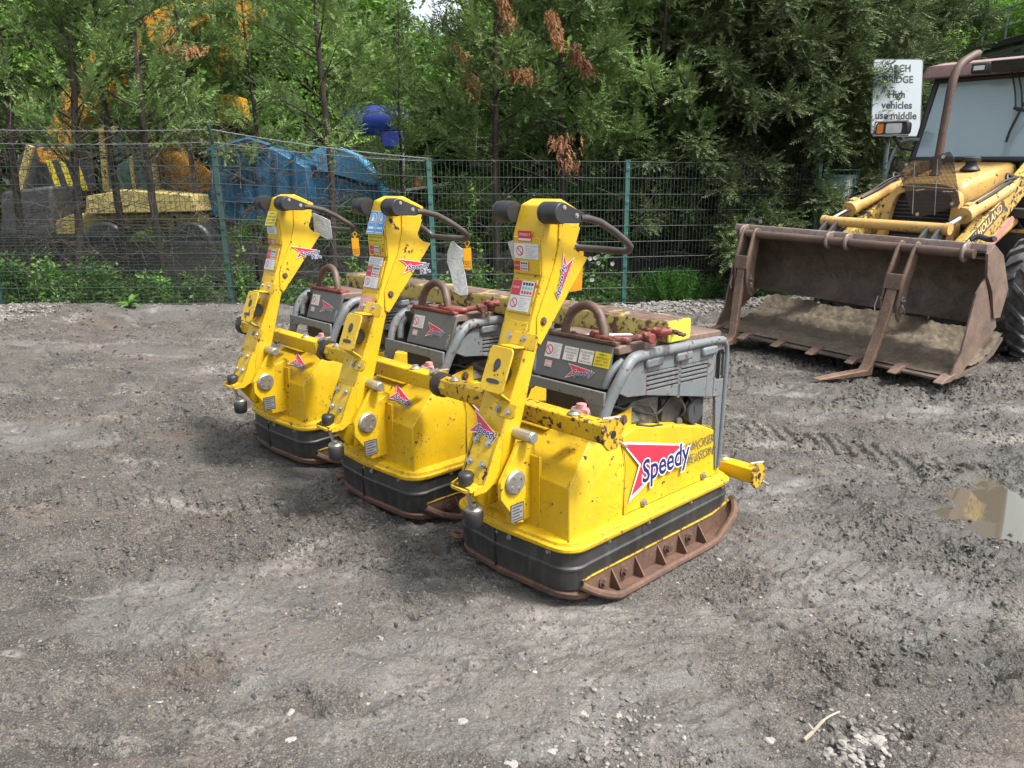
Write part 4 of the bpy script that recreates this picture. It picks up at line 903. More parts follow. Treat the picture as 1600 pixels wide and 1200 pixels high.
# ---------------------------------------------------------------- things lying on / hanging from the compactors
def loc1(x,y,z): return O1+UV@Vector((x,y,0))+Vector((0,0,z))
def build_loose():
    # lifting beam across the hoods
    c=loc1(-1.10,.48,.945); root=empty('lifting_beam',c,(0,0,YAW),label='long rusty yellow steel box beam resting across the hoods of the compactors',cat='beam')
    g=G(); pr=roundpoly([(-.078,0),(.078,0),(.078,.088),(-.078,.088)],.014,4); g.prism(pr,'x',-1.35,1.01)
    t=M['beamp']; g.build('box_section',t,root,.0)
    g=G(); g.prism(roundpoly([(-.077,.001),(.077,.001),(.077,.087),(-.077,.087)],.014,4),'x',1.01,1.016); g.build('end_plate',M['beamend'],root,.001)
    # hooks, shackles and chain on two hoods
    def chain(name,o,lab,kind):
        r=empty(name,o,(0,0,YAW),label=lab,cat='chain sling',group='chain slings with red hooks')
        g=G(); hk=[(.0+.09*math.cos(R(a)),.045*math.sin(R(a)),.014) for a in range(150,400,20)]
        g.tube(hk,[.008]+[.014]*(len(hk)-3)+[.011,.006],9); g.tube([(.085,.0,.016),(.14,.06,.03)],.013,8); g.build('hook',M['red'],r,smooth=60)
        g=G(); g.tube([(.10,.07,.02),(.16,.05,.02)],.020,10); g.tube([(.10,.10,.03),(.18,.08,.045),(.20,.11,.05)],.016,8); g.cyl((.13,.03,.03),(.13,.11,.03),.012); g.box((.155,.09,.035),(.05,.03,.035),(.2,.3,.5)); g.build('shackle',M['red'],r,.003,smooth=50)
        p=[Vector((.12,.13,.03)),Vector((.05,.16,.028)),Vector((-.0,.20,.025)),Vector((.06,.23,.05)),Vector((.12,.22,.03)),Vector((.18,.18,.03)),Vector((.22,.16,.03))]
        pp=smooth_path(p,3)
        for i,(a,b) in enumerate(zip(pp[::1],pp[1:])):
            g=G(); m=(a+b)/2; t_=(b-a).normalized(); s_=t_.cross(Vector((0,0,1) if i%2 else (0,.6,.8))).normalized(); L=(b-a).length*.85
            g.tube([m+t_*L*math.cos(q*math.pi/6)*.8+s_*.014*math.sin(q*math.pi/6) for q in range(12)],.0055,6,closed=True); g.build('chain_link',M['red'] if i%4==0 else M['rust_smooth'],r,smooth=60)
        return r
    chain('chain_sling',loc1(-.22,.22,.965),'red hook, shackle and rusty chain lying on the nearest compactor hood beside the lifting eye',1)
    chain('chain_sling',O2+UV@Vector((-.22,.22,0))+Vector((0,0,.965)),'red hook and rusty chain piled on the red-sprayed hood of the middle compactor',2)
    o=loc1(-.30,.30,.962); g=G(); g.prism([(-.10,-.03),(.10,.01),(.09,.05),(-.11,.01)],'z',0,.0015); g.build('paper_tag',M['film'],label='crumpled white and yellow tag lying flat behind the lifting eye of the nearest compactor',cat='tag').matrix_world=Matrix.Translation(o)@Matrix.Rotation(YAW+R(40),4,'Z')
    # tags hanging from handles
    def ptag(name,o,pts,th,m,lab,cat,yaw,strap=True,txt=None):
        g=G(); g.prism(pts,'x',-th/2,th/2)
        t=g.build(name,M[m],None,.0,label=lab,cat=cat); t.location=o; t.rotation_euler=(0,R(4),yaw)
        if strap: 
            g=G(); g.tube([(0,0,.02),(0,.012,.045),(0,0,.055),(0,-.012,.045),(0,0,.02)],.0025,6); g.build('strap',M[m],t)
        if txt:
            d=Dec((th/2,-.02,-.05),(0,1,0),(0,0,1),(0,0,0),.0006)
            for q,s in enumerate(txt): d.text(s,.0,-.012*q,.04,.009,'black_ink',0)
            d.build('tag_print',t)
        return t
    T=[(-.020,.02),(.020,.02),(.024,-.075),(.014,-.085),(-.012,-.080),(-.016,-.07)]
    g=Vector
    ptag('plastic_tag',O2+UV@Vector((-.22,.303,0))+Vector((0,0,1.24)),T,.003,'tag_orange','amber plastic inspection tag hanging at the handle bend of the middle compactor','tag',YAW+R(-30),True,('NEXT','TEST','DATE'))
    ptag('plastic_tag',O3+UV@Vector((-.205,.303,0))+Vector((0,0,1.24)),T,.003,'tag_orange','amber plastic inspection tag on the handle of the farthest compactor','tag',YAW+R(-30),True,('NEXT','TEST','DATE'))
    ptag('plastic_tag',loc1(-.49,.30,1.245),[(-.05,.03),(.035,.045),(.035,-.12),(-.05,-.13)],.003,'tag_orange','amber plastic tag half hidden behind the drawbar head of the nearest compactor','tag',YAW+R(-25),False,('TAG',))
    fm=[(-.03,.0),(-.012,.05),(.0,.055),(.02,.03),(.052,.01),(.04,-.04),(.052,-.10),(.062,-.17),(.065,-.21),(.03,-.215),(.0,-.20),(-.02,-.10),(-.035,-.05)]
    ptag('plastic_bag',O2+UV@Vector((-.32,.303,0))+Vector((0,0,1.235)),fm,.008,'film','crumpled translucent white plastic bag hanging from the middle compactor handle','bag',YAW+R(-50),False)
    ptag('plastic_bag',O3+UV@Vector((-.30,.16,0))+Vector((0,0,1.33)),[(-.06,.07),(.0,.05),(.045,.03),(.05,-.07),(.02,-.075),(-.06,-.04)],.004,'film','pale blue and white plastic sheet behind the head of the farthest compactor','bag',YAW+R(-60),False)
    ptag('plastic_bag',loc1(-.50,-.02,1.29),[(-.04,.05),(.02,.07),(.03,.0),(.01,-.02),(.035,-.10),(-.01,-.12),(-.02,-.02)],.004,'film','torn white film sticking out left of the nearest compactor head','bag',YAW+R(-60),False)
t=paint('flaking_beam_paint',(.50,.42,.12),(.16,.10,.078),.6,1.45,top=True,speck=False,dirt=(.12,.08,.06),fade=(.62,.54,.2),grime=.7,scale=.8)
M['beamp']=t; M['beamend']=paint('beam_end_paint',(.72,.62,.06),(.09,.05,.04),.5,.8,speck=False)

# ---------------------------------------------------------------- backhoe loader
LO=Vector((2.6604,6.5514,0)); LM=Matrix.Rotation(R(-54.7),3,'Z')@Matrix.Rotation(R(1.43),3,'Y')
def wheel(parent,name,c,rad,wd,side):
    r=empty(name,c); r.parent=parent
    g=G(); pr=[(rad*.52,-wd*.42),(rad*.72,-wd*.5),(rad*.90,-wd*.48),(rad*.965,-wd*.40),(rad*.97,0),(rad*.965,wd*.40),(rad*.90,wd*.48),(rad*.72,wd*.5),(rad*.52,wd*.42)]
    g.lathe(pr,(0,0,0),'x',40)
    N=20
    for i in range(N):
        for sg in (1,-1):
            A=2*math.pi*(i+(.5 if sg<0 else 0))/N
            pts=[]
            for (u,dA) in ((.02,.0),(.22,.10),(.42,.22),(.50,.30)):
                a=A+dA; rr=rad*(.965 if u<.45 else .88)
                pts.append((u*wd*sg,a,rr))
            for (u0,a0,r0),(u1,a1,r1) in zip(pts,pts[1:]):
                q=[]
                for rr0 in (0,.05*rad/ .5*.5+.012):
                    for (u,a,r_) in ((u0,a0,r0),(u1,a1,r1)):
                        for da in (-.045,.045):
                            aa=a+da; q.append((u,(r_+rr0)*math.cos(aa),(r_+rr0)*math.sin(aa)))
                k=g.v(*q)
                for f in ((0,1,3,2),(4,5,7,6),(0,1,5,4),(2,3,7,6),(0,2,6,4),(1,3,7,5)): g.f([k+z for z in f])
    ty=g.build('tyre',M['tyre'],r,.004)
    g=G(); g.lathe([(0,-wd*.1),(rad*.3,-wd*.1),(rad*.5,-wd*.35),(rad*.53,-wd*.42),(rad*.53,wd*.42),(rad*.5,wd*.35),(rad*.3,wd*.1),(0,wd*.1)],(0,0,0),'x',28)
    for i in range(8): g.bolt((side*wd*.1,rad*.2*math.cos(i*.785),rad*.2*math.sin(i*.785)),(side,0,0),.014,.012)
    g.build('rim',M['cream'],r); return r
def build_loader():
    root=empty('backhoe_loader',LO,label='mustard yellow backhoe loader with wide rusty open bucket and pallet forks',cat='loader'); root.rotation_euler=LM.to_euler()
    # bucket --------------------------------------------------
    b=empty('bucket'); b.parent=root
    g=G(); W=1.13
    th=.012
    bk=[(.23,1.06),(.36,1.10),(.50,1.03),(.60,.90),(.64,.75),(.61,.62),(.53,.53)]
    g.prism(bk+[(y-.015,z-.012) for y,z in reversed(bk)],'x',-W,W); g.build('back_plate',M['bucket'],b)
    g=G(); fl=[(-.01,.165),(.10,.17),(.45,.21),(.64,.29),(.76,.40)]
    g.prism(fl+[(y+.01,z-.02) for y,z in reversed(fl)],'x',-W,W); g.build('clam_floor',M['bucket'],b)
    # caked mud on the floor
    n,m_=220,80; V=[];rr=np.random.RandomState(5)
    xs=np.linspace(-W+.01,W-.01,n); ts=np.linspace(0.02,1,m_); X,T=np.meshgrid(xs,ts)
    yy=np.interp(T,[0,.15,.55,.8,1],[p[0] for p in fl]); zz=np.interp(T,[0,.15,.55,.8,1],[p[1] for p in fl])
    zz=zz+.010+.07*(fbm(X*5,yy*5,4)-.35)*np.minimum(1,T*6)+.03*fbm(X*24,yy*24,3)*np.minimum(1,T*6); V=np.stack([X,yy,zz],-1).reshape(-1,3)
    F=[(i*n+j,i*n+j+1,(i+1)*n+j+1,(i+1)*n+j) for i in range(m_-1) for j in range(n-1)]
    obj('caked_mud',npmesh('caked_mud',V,F,[M['bucket_mud']],True),b)
    g=G(); g.bx(-W,W,-.06,.10,.145,.165); 
    g.build('cutting_edge',M['bucket'],b,.004)
    for x in (-1.10,-.73,-.36,.0,.37,.74,1.10):
        g=G(); g.prism([(.06,.172),(.06,.20),(-.05,.185),(-.14,.148),(-.14,.138),(.0,.140)],'x',x-.035,x+.035); g.build('tooth',M['fork_rust'],b,.004)
    for sg in (-1,1):
        g=G(); x=sg*(W+.008)
        g.prism([(.20,1.09),(.29,1.155),(.46,1.07),(.65,.80),(.60,.58),(.49,.58),(.38,.80),(.25,.93)],'x',x-.01,x+.01); g.build('upper_side_plate',M['fork_rust'],b,.002)
        g=G(); x=sg*(W-.006)
        g.prism([(.27,.91),(.17,.80),(.09,.36),(-.02,.17),(.10,.15),(.50,.44),(.60,.50),(.55,.60),(.44,.66)],'x',x-.008,x+.008); g.build('clam_side_plate',M['fork_rust'],b,.002)
    g=G(); g.prism(roundpoly([(.20,1.10),(.33,1.10),(.33,1.155),(.22,1.165)],.015,3),'x',-W-.05,W); g.build('top_bar',M['bucket_bar'],b,.003)
    g=G(); g.cyl((-1.05,.165,1.085),(W-.06,.165,1.085),.036,n=18); g.build('hinge_shaft',M['rust_smooth'],b,smooth=50)
    for x in (-1.03,-.13,.05,1.0):
        g=G(); g.tube([(x,.165+.055*math.cos(R(a)),1.09+.06*math.sin(R(a))) for a in range(0,360,30)],.014,6,closed=True); g.prism(roundpoly([(.13,1.04),(.22,1.04),(.30,1.15),(.2,1.17),(.12,1.12)],.02,3),'x',x-.012,x+.012); g.build('shaft_bracket',M['bucket_bar'],b,.003)
    g=G()
    for x in (-1.08,1.02): g.np(); g.tube(smooth_path([(x-.07,.33,1.175),(x-.03,.36,1.20),(x+.05,.35,1.185),(x+.10,.33,1.195)],3),.022,8)
    g.build('worn_top_strip',M['black_rubber'],b)
    # forks
    def fork(x0,xl,yl,xt,yt,tilt):
        r=empty('pallet_fork'); r.parent=b
        g=G()
        for dx in (-.065,.065):
            lean=(xl-x0)
            pts=[(.165+.04,1.13),(.135,1.14),(.10,1.08),(.03,.88),(.02,.66),(.05,.55),(.10,.50),(.13,.60),(.14,.80),(.215,1.08)]
            k=g.v(*[(x0+dx-.009+lean*(1.08-z)*.9,y,z) for y,z in pts]); k2=g.v(*[(x0+dx+.009+lean*(1.08-z)*.9,y,z) for y,z in pts]); n=len(pts)
            g.f(range(k,k+n)); g.f(range(k2,k2+n)); [g.f((k+i,k+(i+1)%n,k2+(i+1)%n,k2+i)) for i in range(n)]
            g.tube([(x0+dx,.165+.045*math.cos(R(a)),1.09+.045*math.sin(R(a))) for a in range(0,360,30)],.010,6,closed=True)
        lx=lambda z:x0+lean*(1.08-z)*.9
        g.loft([[(lx(.89)-.07,.025,.89),(lx(.89)+.07,.025,.89),(lx(.89)+.07,.04,.89),(lx(.89)-.07,.04,.89)],[(lx(.77)-.07,.012,.77),(lx(.77)+.07,.012,.77),(lx(.77)+.07,.03,.77),(lx(.77)-.07,.03,.77)]])
        g.build('fork_bracket',M['fork_rust'],r,.003)
        g=G(); w=.042
        q=[(lx(.80),.055,.80),(lx(.5),-.01,.5),(xl,yl,.17)]
        rings=[]
        for (x,y,z) in q[:3]: rings.append([(x-w,y-.022,z),(x+w,y-.022,z),(x+w,y+.022,z),(x-w,y+.022,z)])
        rings.append([(xl-w,yl-.06,.125),(xl+w,yl-.06,.125),(xl+w,yl+.018,.075),(xl-w,yl+.018,.075)])
        dx=xt-xl; dy=yt-yl
        rings.append([(xl+dx*.5-w,yl+dy*.5,.100),(xl+dx*.5+w,yl+dy*.5,.100),(xl+dx*.5+w,yl+dy*.5,.066),(xl+dx*.5-w,yl+dy*.5,.066)])
        rings.append([(xt-w*.8,yt,.070),(xt+w*.8,yt,.070),(xt+w*.8,yt,.058),(xt-w*.8,yt,.058)])
        g.loft(rings); g.build('fork_tine',M['fork_tine'],r,.005)
        g=G()
        for z in (.70,.60): g.bolt((lx(z)+.07,.09,z),(1,0,0),.016,.012)
        g.tube([(lx(.66)-.10,.03,.70),(lx(.62)-.11,.02,.62),(lx(.6)-.10,.02,.57)],.006,6); g.cyl((lx(.68)-.10,.07,.68),(lx(.68)+.11,.07,.68),.012)
        g.tube(smooth_path([(lx(.6)+.085,.06,.60),(lx(.6)+.11,.03,.65),(lx(.6)+.12,.06,.60),(lx(.6)+.10,.09,.57)],3),.006,6)
        g.build('fork_pins',M['zinc'],r)
    fork(-.945,-.85,-.08,-.80,-.55,0); fork(.575,.52,-.10,.36,-.55,0)
    # loader arms, rams, crossbar --------------------------------------------------
    for sg in (-1,1):
        X=.53*sg
        g=G(); g.prism([(.74,.62),(1.0,1.06),(1.40,1.30),(2.15,1.78),(2.45,1.80),(2.52,1.70),(2.20,1.58),(1.50,1.08),(1.12,.90),(.86,.46),(.74,.48)],'x',X-.045,X+.045); arm=g.build('loader_arm',M['mustard_worn'],root,.008)
        if sg>0:
            e=Vector((0,.45,.275)).normalized(); d=Dec((X+.047,1.10,1.0),e,Vector((0,-e.z,e.y)),(0,0,0),.001); d.poly([(-.04,-.01),(.10,-.015),(.3,-.02),(.60,-.012),(.72,.0),(.70,.09),(.5,.105),(.3,.10),(.05,.102),(-.02,.08)],'worn_patch',0); d.text('NEW HOLLAND',.0,.008,.66,.078,'mustard_letters',1,0,.02); d.build('arm_lettering',arm)
            g=G(); g.prism([(1.30,.93),(1.42,.99),(1.85,1.27),(1.80,1.30),(1.35,1.02)],'x',X+.075,X+.085); g.build('warning_strip',M['pink_ink'],arm)
            d=Dec((X+.047,2.10,1.63),e,Vector((0,-e.z,e.y)),(0,0,0),.001); d.rect(0,0,.12,.08,'yellow_ink'); d.text('!',.045,.015,.07,.05,'black_ink',1); d.build('warning_sticker',arm)
        g=G(); g.cyl((X,1.10,1.325),(X,1.75,1.515),.062,n=20); g.lathe([(.0,0),(.07,0),(.07,.05),(0,.05)],(X,1.08,1.30),'y',20) if False else g.cyl((X,1.06,1.313),(X,1.15,1.34),.072,n=20)
        g.cyl((X,1.74,1.512),(X,1.84,1.545),.055,n=16); g.box((X,1.12,1.395),(.05,.07,.05),(R(16),0,0)); g.build('tilt_ram_cylinder',M['mustard'],root,.004,smooth=50)
        g=G(); g.cyl((X,.74,1.215),(X,1.10,1.325),.024,n=14); g.build('ram_rod',M['chrome'],root,smooth=50)
        g=G(); g.tube(smooth_path([(X-.03,1.15,1.42),(X-.03,1.4,1.47),(X-.02,1.65,1.57),(X,1.8,1.62),(X+.02,1.95,1.64)],4),.011,7); g.tube(smooth_path([(X+.03,1.2,1.42),(X+.04,1.5,1.52),(X+.03,1.75,1.60),(X,1.9,1.57)],4),.013,7); g.tube(smooth_path([(X,1.78,1.58),(X-.04,1.84,1.66),(X,1.95,1.62),(X+.03,2.1,1.7)],4),.016,7)
        g.build('hydraulic_hose',M['black_rubber'],root,smooth=60)
        g=G()
        for dx in (-.05,.05):
            g.prism(roundpoly([(.72,1.24),(.80,1.20),(.62,.98),(.50,1.06)],.02,3),'x',X-sg*.06+dx-.012,X-sg*.06+dx+.012)
        g.prism([(.66,.90),(.74,1.0),(.80,.60),(.70,.45)],'x',X-.02,X+.02); g.build('tilt_link',M['dk_metal'],root,.003)
        g=G(); g.cyl((X,1.45,1.00),(X,2.0,1.25),.055,n=16); g.cyl((X,1.0,.75),(X,1.45,1.0),.025); g.build('lift_ram',M['mustard'],root,smooth=50)
    g=G(); g.cyl((-.56,.75,1.215),(.56,.75,1.215),.045,n=20); 
    for x in (-.57,.57): g.cyl((x-.02,.75,1.215),(x+.02,.75,1.215),.052)
    g.build('arm_crossbar',M['mustard'],root,smooth=50)
    # bonnet --------------------------------------------------
    g=G()
    def sec(y,zt,w,zb): return [(-w,y,zb),(-w,y,zt-.07),(-w+.02,y,zt-.02),(-w+.055,y,zt),(0,y,zt+.006),(w-.055,y,zt),(w-.02,y,zt-.02),(w,y,zt-.07),(w,y,zb)]
    rings=[sec(1.42,1.54,.31,1.30),sec(1.55,1.60,.315,1.2),sec(2.0,1.70,.33,1.1),sec(2.36,1.775,.345,1.1)]
    g.loft(rings,closed=False,caps=False); bn=g.build('bonnet',M['mustard'],root,smooth=40)
    sl_=bn.modifiers.new('s','SOLIDIFY'); sl_.thickness=.012
    g=G(); # front hoop
    hp=[(-.33,1.34,.95),(-.32,1.36,1.25),(-.30,1.40,1.42),(-.25,1.42,1.50),(-.12,1.425,1.535),(.12,1.425,1.535),(.25,1.42,1.50),(.30,1.40,1.42),(.32,1.36,1.25),(.33,1.34,.95)]
    hp=smooth_path(hp,3); rings=[]
    for i,p in enumerate(hp):
        t_=(hp[min(i+1,len(hp)-1)]-hp[max(i-1,0)]).normalized(); s_=Vector((0,1,0)); n_=t_.cross(s_).normalized()
        rings.append([p+n_*.035+s_*.06,p+n_*.035-s_*.03,p-n_*.035-s_*.03,p-n_*.035+s_*.06])
    g.loft(rings); g.build('grille_hoop',M['mustard'],root,.006)
    g=G(); g.bx(-.30,.30,1.44,2.5,.70,1.46); g.build('radiator_core',M['black'],root)
    g=G()
    for k in range(18): g.bx(-.28,.28,1.42,1.435,.80+.035*k,.812+.035*k)
    g.build('grille_slats',M['dk_metal'],root)
    g=G(); g.bx(-.38,.38,1.30,1.42,.62,.95); g.bx(-.45,.45,1.5,4.6,.55,.80); g.build('chassis',M['mustard_worn'],root,.01)
    # tinted mesh guard flap above the bonnet front
    g=G(); P0=[(-.20,1.20,1.745),(.08,1.20,1.79),(.26,1.20,1.845),(.275,1.20,1.835),(.30,1.20,1.80),(.42,1.20,1.41),(.41,1.20,1.385),(.08,1.20,1.272),(.04,1.20,1.272),(.01,1.20,1.30)]
    g.prism([(x,z) for x,y,z in P0],'y',1.20,1.204); g.build('mesh_guard',M['guard'],root)
    g=G()
    for x in (-.03,.17): g.tube([(x,1.198,1.78 if x>0 else 1.75),(x+.05,1.198,1.30)],.003,5)
    g.tube([(-.10,1.198,1.55),(.37,1.198,1.53)],.003,5)
    for p in ((.36,1.19,1.405),(.07,1.19,1.30),(.22,1.19,1.80),(-.10,1.19,1.735)): g.bolt(p,(0,-1,0),.012,.006)
    g.tube([(.0,1.21,1.5),(.0,1.45,1.52)],.012,6); g.tube([(.25,1.21,1.5),(.25,1.45,1.50)],.012,6)
    g.build('guard_fixings',M['zinc'],root)
    # exhaust, pre-cleaner
    g=G(); g.lathe([(0,0),(.05,0),(.06,.01),(.045,.04),(.034,.06)],(-.1,1.74,1.635),'z',18)
    p=smooth_path([(-.1,1.74,1.65),(-.1,1.75,2.0),(-.1,1.77,2.35),(-.1,1.80,2.53),(-.09,1.87,2.64),(-.07,1.99,2.71),(-.05,2.12,2.765)],5); g.tube(p,[.036]*10+[.038]*(len(p)-14)+[.038,.034,.026,.012],14,caps=False)
    g.build('exhaust_stack',M['exhaust'],root,smooth=50)
    g=G(); g.lathe([(0,0),(.085,0),(.088,.01),(.05,.05),(.045,.075),(.075,.085),(.08,.09),(.08,.115),(.06,.13),(0,.132)],(.12,1.93,1.69),'z',24); g.build('air_precleaner',M['cab_dark'],root,smooth=40)
    # cab --------------------------------------------------
    cy0,cy1=2.40,4.0
    g=G()
    for sx_ in (-1,1):
        g.tube([(sx_*.71,2.36,1.45),(sx_*.70,2.40,1.80),(sx_*.63,2.55,2.62)],.032,8); g.tube([(sx_*.72,3.30,1.0),(sx_*.68,3.30,2.62)],.035,8); g.tube([(sx_*.70,4.0,1.0),(sx_*.66,3.95,2.62)],.035,8)
    g.tube([(-.71,2.36,1.80),(.71,2.36,1.80)],.028,8); g.tube([(-.64,2.54,2.58),(.64,2.54,2.58)],.028,8); g.bx(-.72,-.30,2.36,2.42,1.30,1.80); g.bx(.36,.72,2.36,2.42,1.05,1.80)
    g.bx(-.72,.72,2.45,4.0,.95,1.2)
    g.build('cab_frame',M['cab_dark'],root,.004)
    def pane(name,q):
        g=G(); g.poly(q); o=g.build(name,M['glass'],root,smooth=0); s=o.modifiers.new('s','SOLIDIFY'); s.thickness=.005; return o
    pane('windscreen',[(-.69,2.40,1.80),(.69,2.40,1.80),(.62,2.545,2.58),(-.62,2.545,2.58)])
    for sx_ in (-1,1):
        pane('side_window',[(sx_*.71,2.44,1.2),(sx_*.72,3.28,1.2),(sx_*.68,3.28,2.6),(sx_*.64,2.56,2.6)]); pane('side_window',[(sx_*.72,3.33,1.2),(sx_*.70,3.98,1.2),(sx_*.66,3.94,2.6),(sx_*.68,3.33,2.6)])
    pane('rear_window',[(-.68,4.0,1.2),(.68,4.0,1.2),(.65,3.96,2.58),(-.65,3.96,2.58)])
    g=G(); g.bx(-.70,.70,3.0,4.0,1.20,1.5) if False else None
    # roof
    pl=roundpoly([(-.74,2.36),(.74,2.36),(.74,4.1),(-.74,4.1)],.12,5)
    g.loft([[(x,y,2.60) for x,y in pl],[(x*1.0,y,2.64) for x,y in pl],[(x*.97,2.36+(y-2.36)*.985+.02,2.71) for x,y in pl],[(x*.85,2.5+(y-2.36)*.85,2.745) for x,y in pl]]); g.build('cab_roof',M['maroon'],root,smooth=40)
    g=G(); g.prism([(2.42,2.60),(2.28,2.60),(2.24,2.69),(2.28,2.70),(2.42,2.69)],'x',-.0,.52); g.build('sun_visor',M['cab_dark'],root,.004)
    g=G(); g.bx(-.20,-.04,2.30,2.40,2.60,2.69); g.bx(-.19,-.05,2.29,2.30,2.61,2.68); lb=g.build('work_lamp',M['cab_dark'],root,.006); g=G(); g.bx(-.17,-.07,2.284,2.289,2.625,2.665); g.build('lamp_lens',M['lens'],lb)
    # wipers, rear-view column, steering column seen through the glass
    g=G(); g.tube([(.12,2.43,2.60),(.20,2.39,2.40),(.235,2.37,2.26)],.008,6); g.tube([(.17,2.43,2.60),(.25,2.39,2.42),(.29,2.37,2.27)],.008,6); g.tube([(.22,2.37,2.27),(.32,2.37,2.24)],.018,6); g.tube([(.28,2.365,2.24),(.22,2.37,2.06),(.20,2.375,1.96)],.012,6); g.tube([(.28,2.365,2.24),(.36,2.39,2.48),(.42,2.42,2.60)],.010,6); g.build('wiper',M['cab_dark'],root)
    g=G(); g.tube(smooth_path([(-.02,2.62,1.75),(.04,2.60,2.0),(.08,2.55,2.16),(.22,2.50,2.26)],5),.030,8); g.tube([(.0,2.9,1.5),(.05,2.85,1.85)],.03,8)
    g.tube([(.05+.17*math.cos(a*.524),2.83+.10*math.sin(a*.524),1.87+.10*math.sin(a*.524)) for a in range(12)],.014,7,closed=True)
    g.box((0,3.25,1.5),(.5,.5,.25)); g.box((0,3.5,1.85),(.5,.14,.65),(R(-8),0,0)); g.bx(-.68,.68,3.9,3.97,1.2,1.45); g.build('cab_interior',M['cab_dark'],root,.02)
    # head lamp on bracket + mirror + handrail
    g=G(); pr=roundpoly([(-1.03,2.045),(-.68,2.045),(-.68,2.175),(-1.03,2.175)],.04,4); g.prism(pr,'y',2.18,2.26); g.tube([(-.86,2.25,2.04),(-.80,2.33,1.92),(-.70,2.38,1.9)],.02,8); hl=g.build('headlamp',M['cab_dark'],root,.006)
    g=G(); pr=roundpoly([(-1.01,2.06),(-.94,2.06),(-.94,2.16),(-1.01,2.16)],.02,3); g.prism(pr,'y',2.172,2.18); g.build('indicator_lens',M['amber_lens'],hl)
    g=G(); pr=roundpoly([(-.91,2.06),(-.74,2.06),(-.74,2.16),(-.91,2.16)],.02,3); g.prism(pr,'y',2.172,2.18); g.build('lamp_lens',M['lens'],hl)
    g=G(); g.tube([(-1.035,2.17,2.04),(-1.035,2.17,2.18),(-.68,2.17,2.18),(-.66,2.17,2.04)],.010,6,closed=True); g.build('lamp_surround',M['zinc'],hl)
    g=G(); g.tube(smooth_path([(-.66,2.40,2.0),(-.80,2.38,1.99),(-.86,2.34,1.92),(-.90,2.3,1.70),(-.90,2.3,1.40)],5),.018,8); g.build('grab_rail',M['pole'],root,smooth=60)
    g=G(); g.box((-.60,2.46,1.98),(.13,.03,.20),(0,R(12),0)); g.build('mirror',M['cab_dark'],root,.02)
    g=G(); g.tube([(-.45,1.9,1.5),(-.55,2.3,1.62)],.05,8); g.np(); g.bx(.38,.70,2.0,2.36,.9,1.15); g.bx(.40,.72,1.95,2.30,1.28,1.36); g.tube([(.45,2.2,1.3),(.62,2.1,1.1)],.03,7); g.tube([(.5,2.3,1.4),(.66,2.2,1.2),(.66,2.0,1.0)],.018,7); g.build('step_and_pipes',M['dk_metal'],root,.005)
    g=G(); g.bx(.50,.74,2.0,2.5,1.13,1.17); g.build('platform',M['mustard'],root,.004)
    wheel(root,'wheel',(.86,1.98,.56),.56,.34,1); wheel(root,'wheel',(-.86,1.98,.56),.56,.34,-1); wheel(root,'wheel',(.88,3.9,.72),.72,.42,1); wheel(root,'wheel',(-.88,3.9,.72),.72,.42,-1)
    g=G(); g.cyl((-.8,1.98,.56),(.8,1.98,.56),.09); g.cyl((-.8,3.9,.72),(.8,3.9,.72),.10); g.build('axle',M['dk_metal'],root)
    g=G(); g.bx(-.5,.5,4.1,4.5,.5,1.3); g.tube([(0,4.5,1.0),(0,5.0,2.6),(0,5.1,2.9)],.12,8); g.tube([(0,5.1,2.9),(0,5.6,1.6)],.09,8); g.build('backhoe_boom',M['mustard'],root)
M['fork_tine']=rust('worn_orange_fork',(.20,.12,.08),(.10,.062,.045),(.40,.26,.14),.5,bump=.2)
M['exhaust']=rust('brown_exhaust_pipe',(.105,.062,.045),(.06,.04,.03),(.15,.10,.075),.6,bump=.15)
M['worn_patch']=rust('worn_brown_patch',(.10,.065,.05),(.06,.04,.035),(.16,.11,.08))
M['mustard_letters']=flat('faded_cream_lettering',(.78,.60,.22),.5,var=.2)

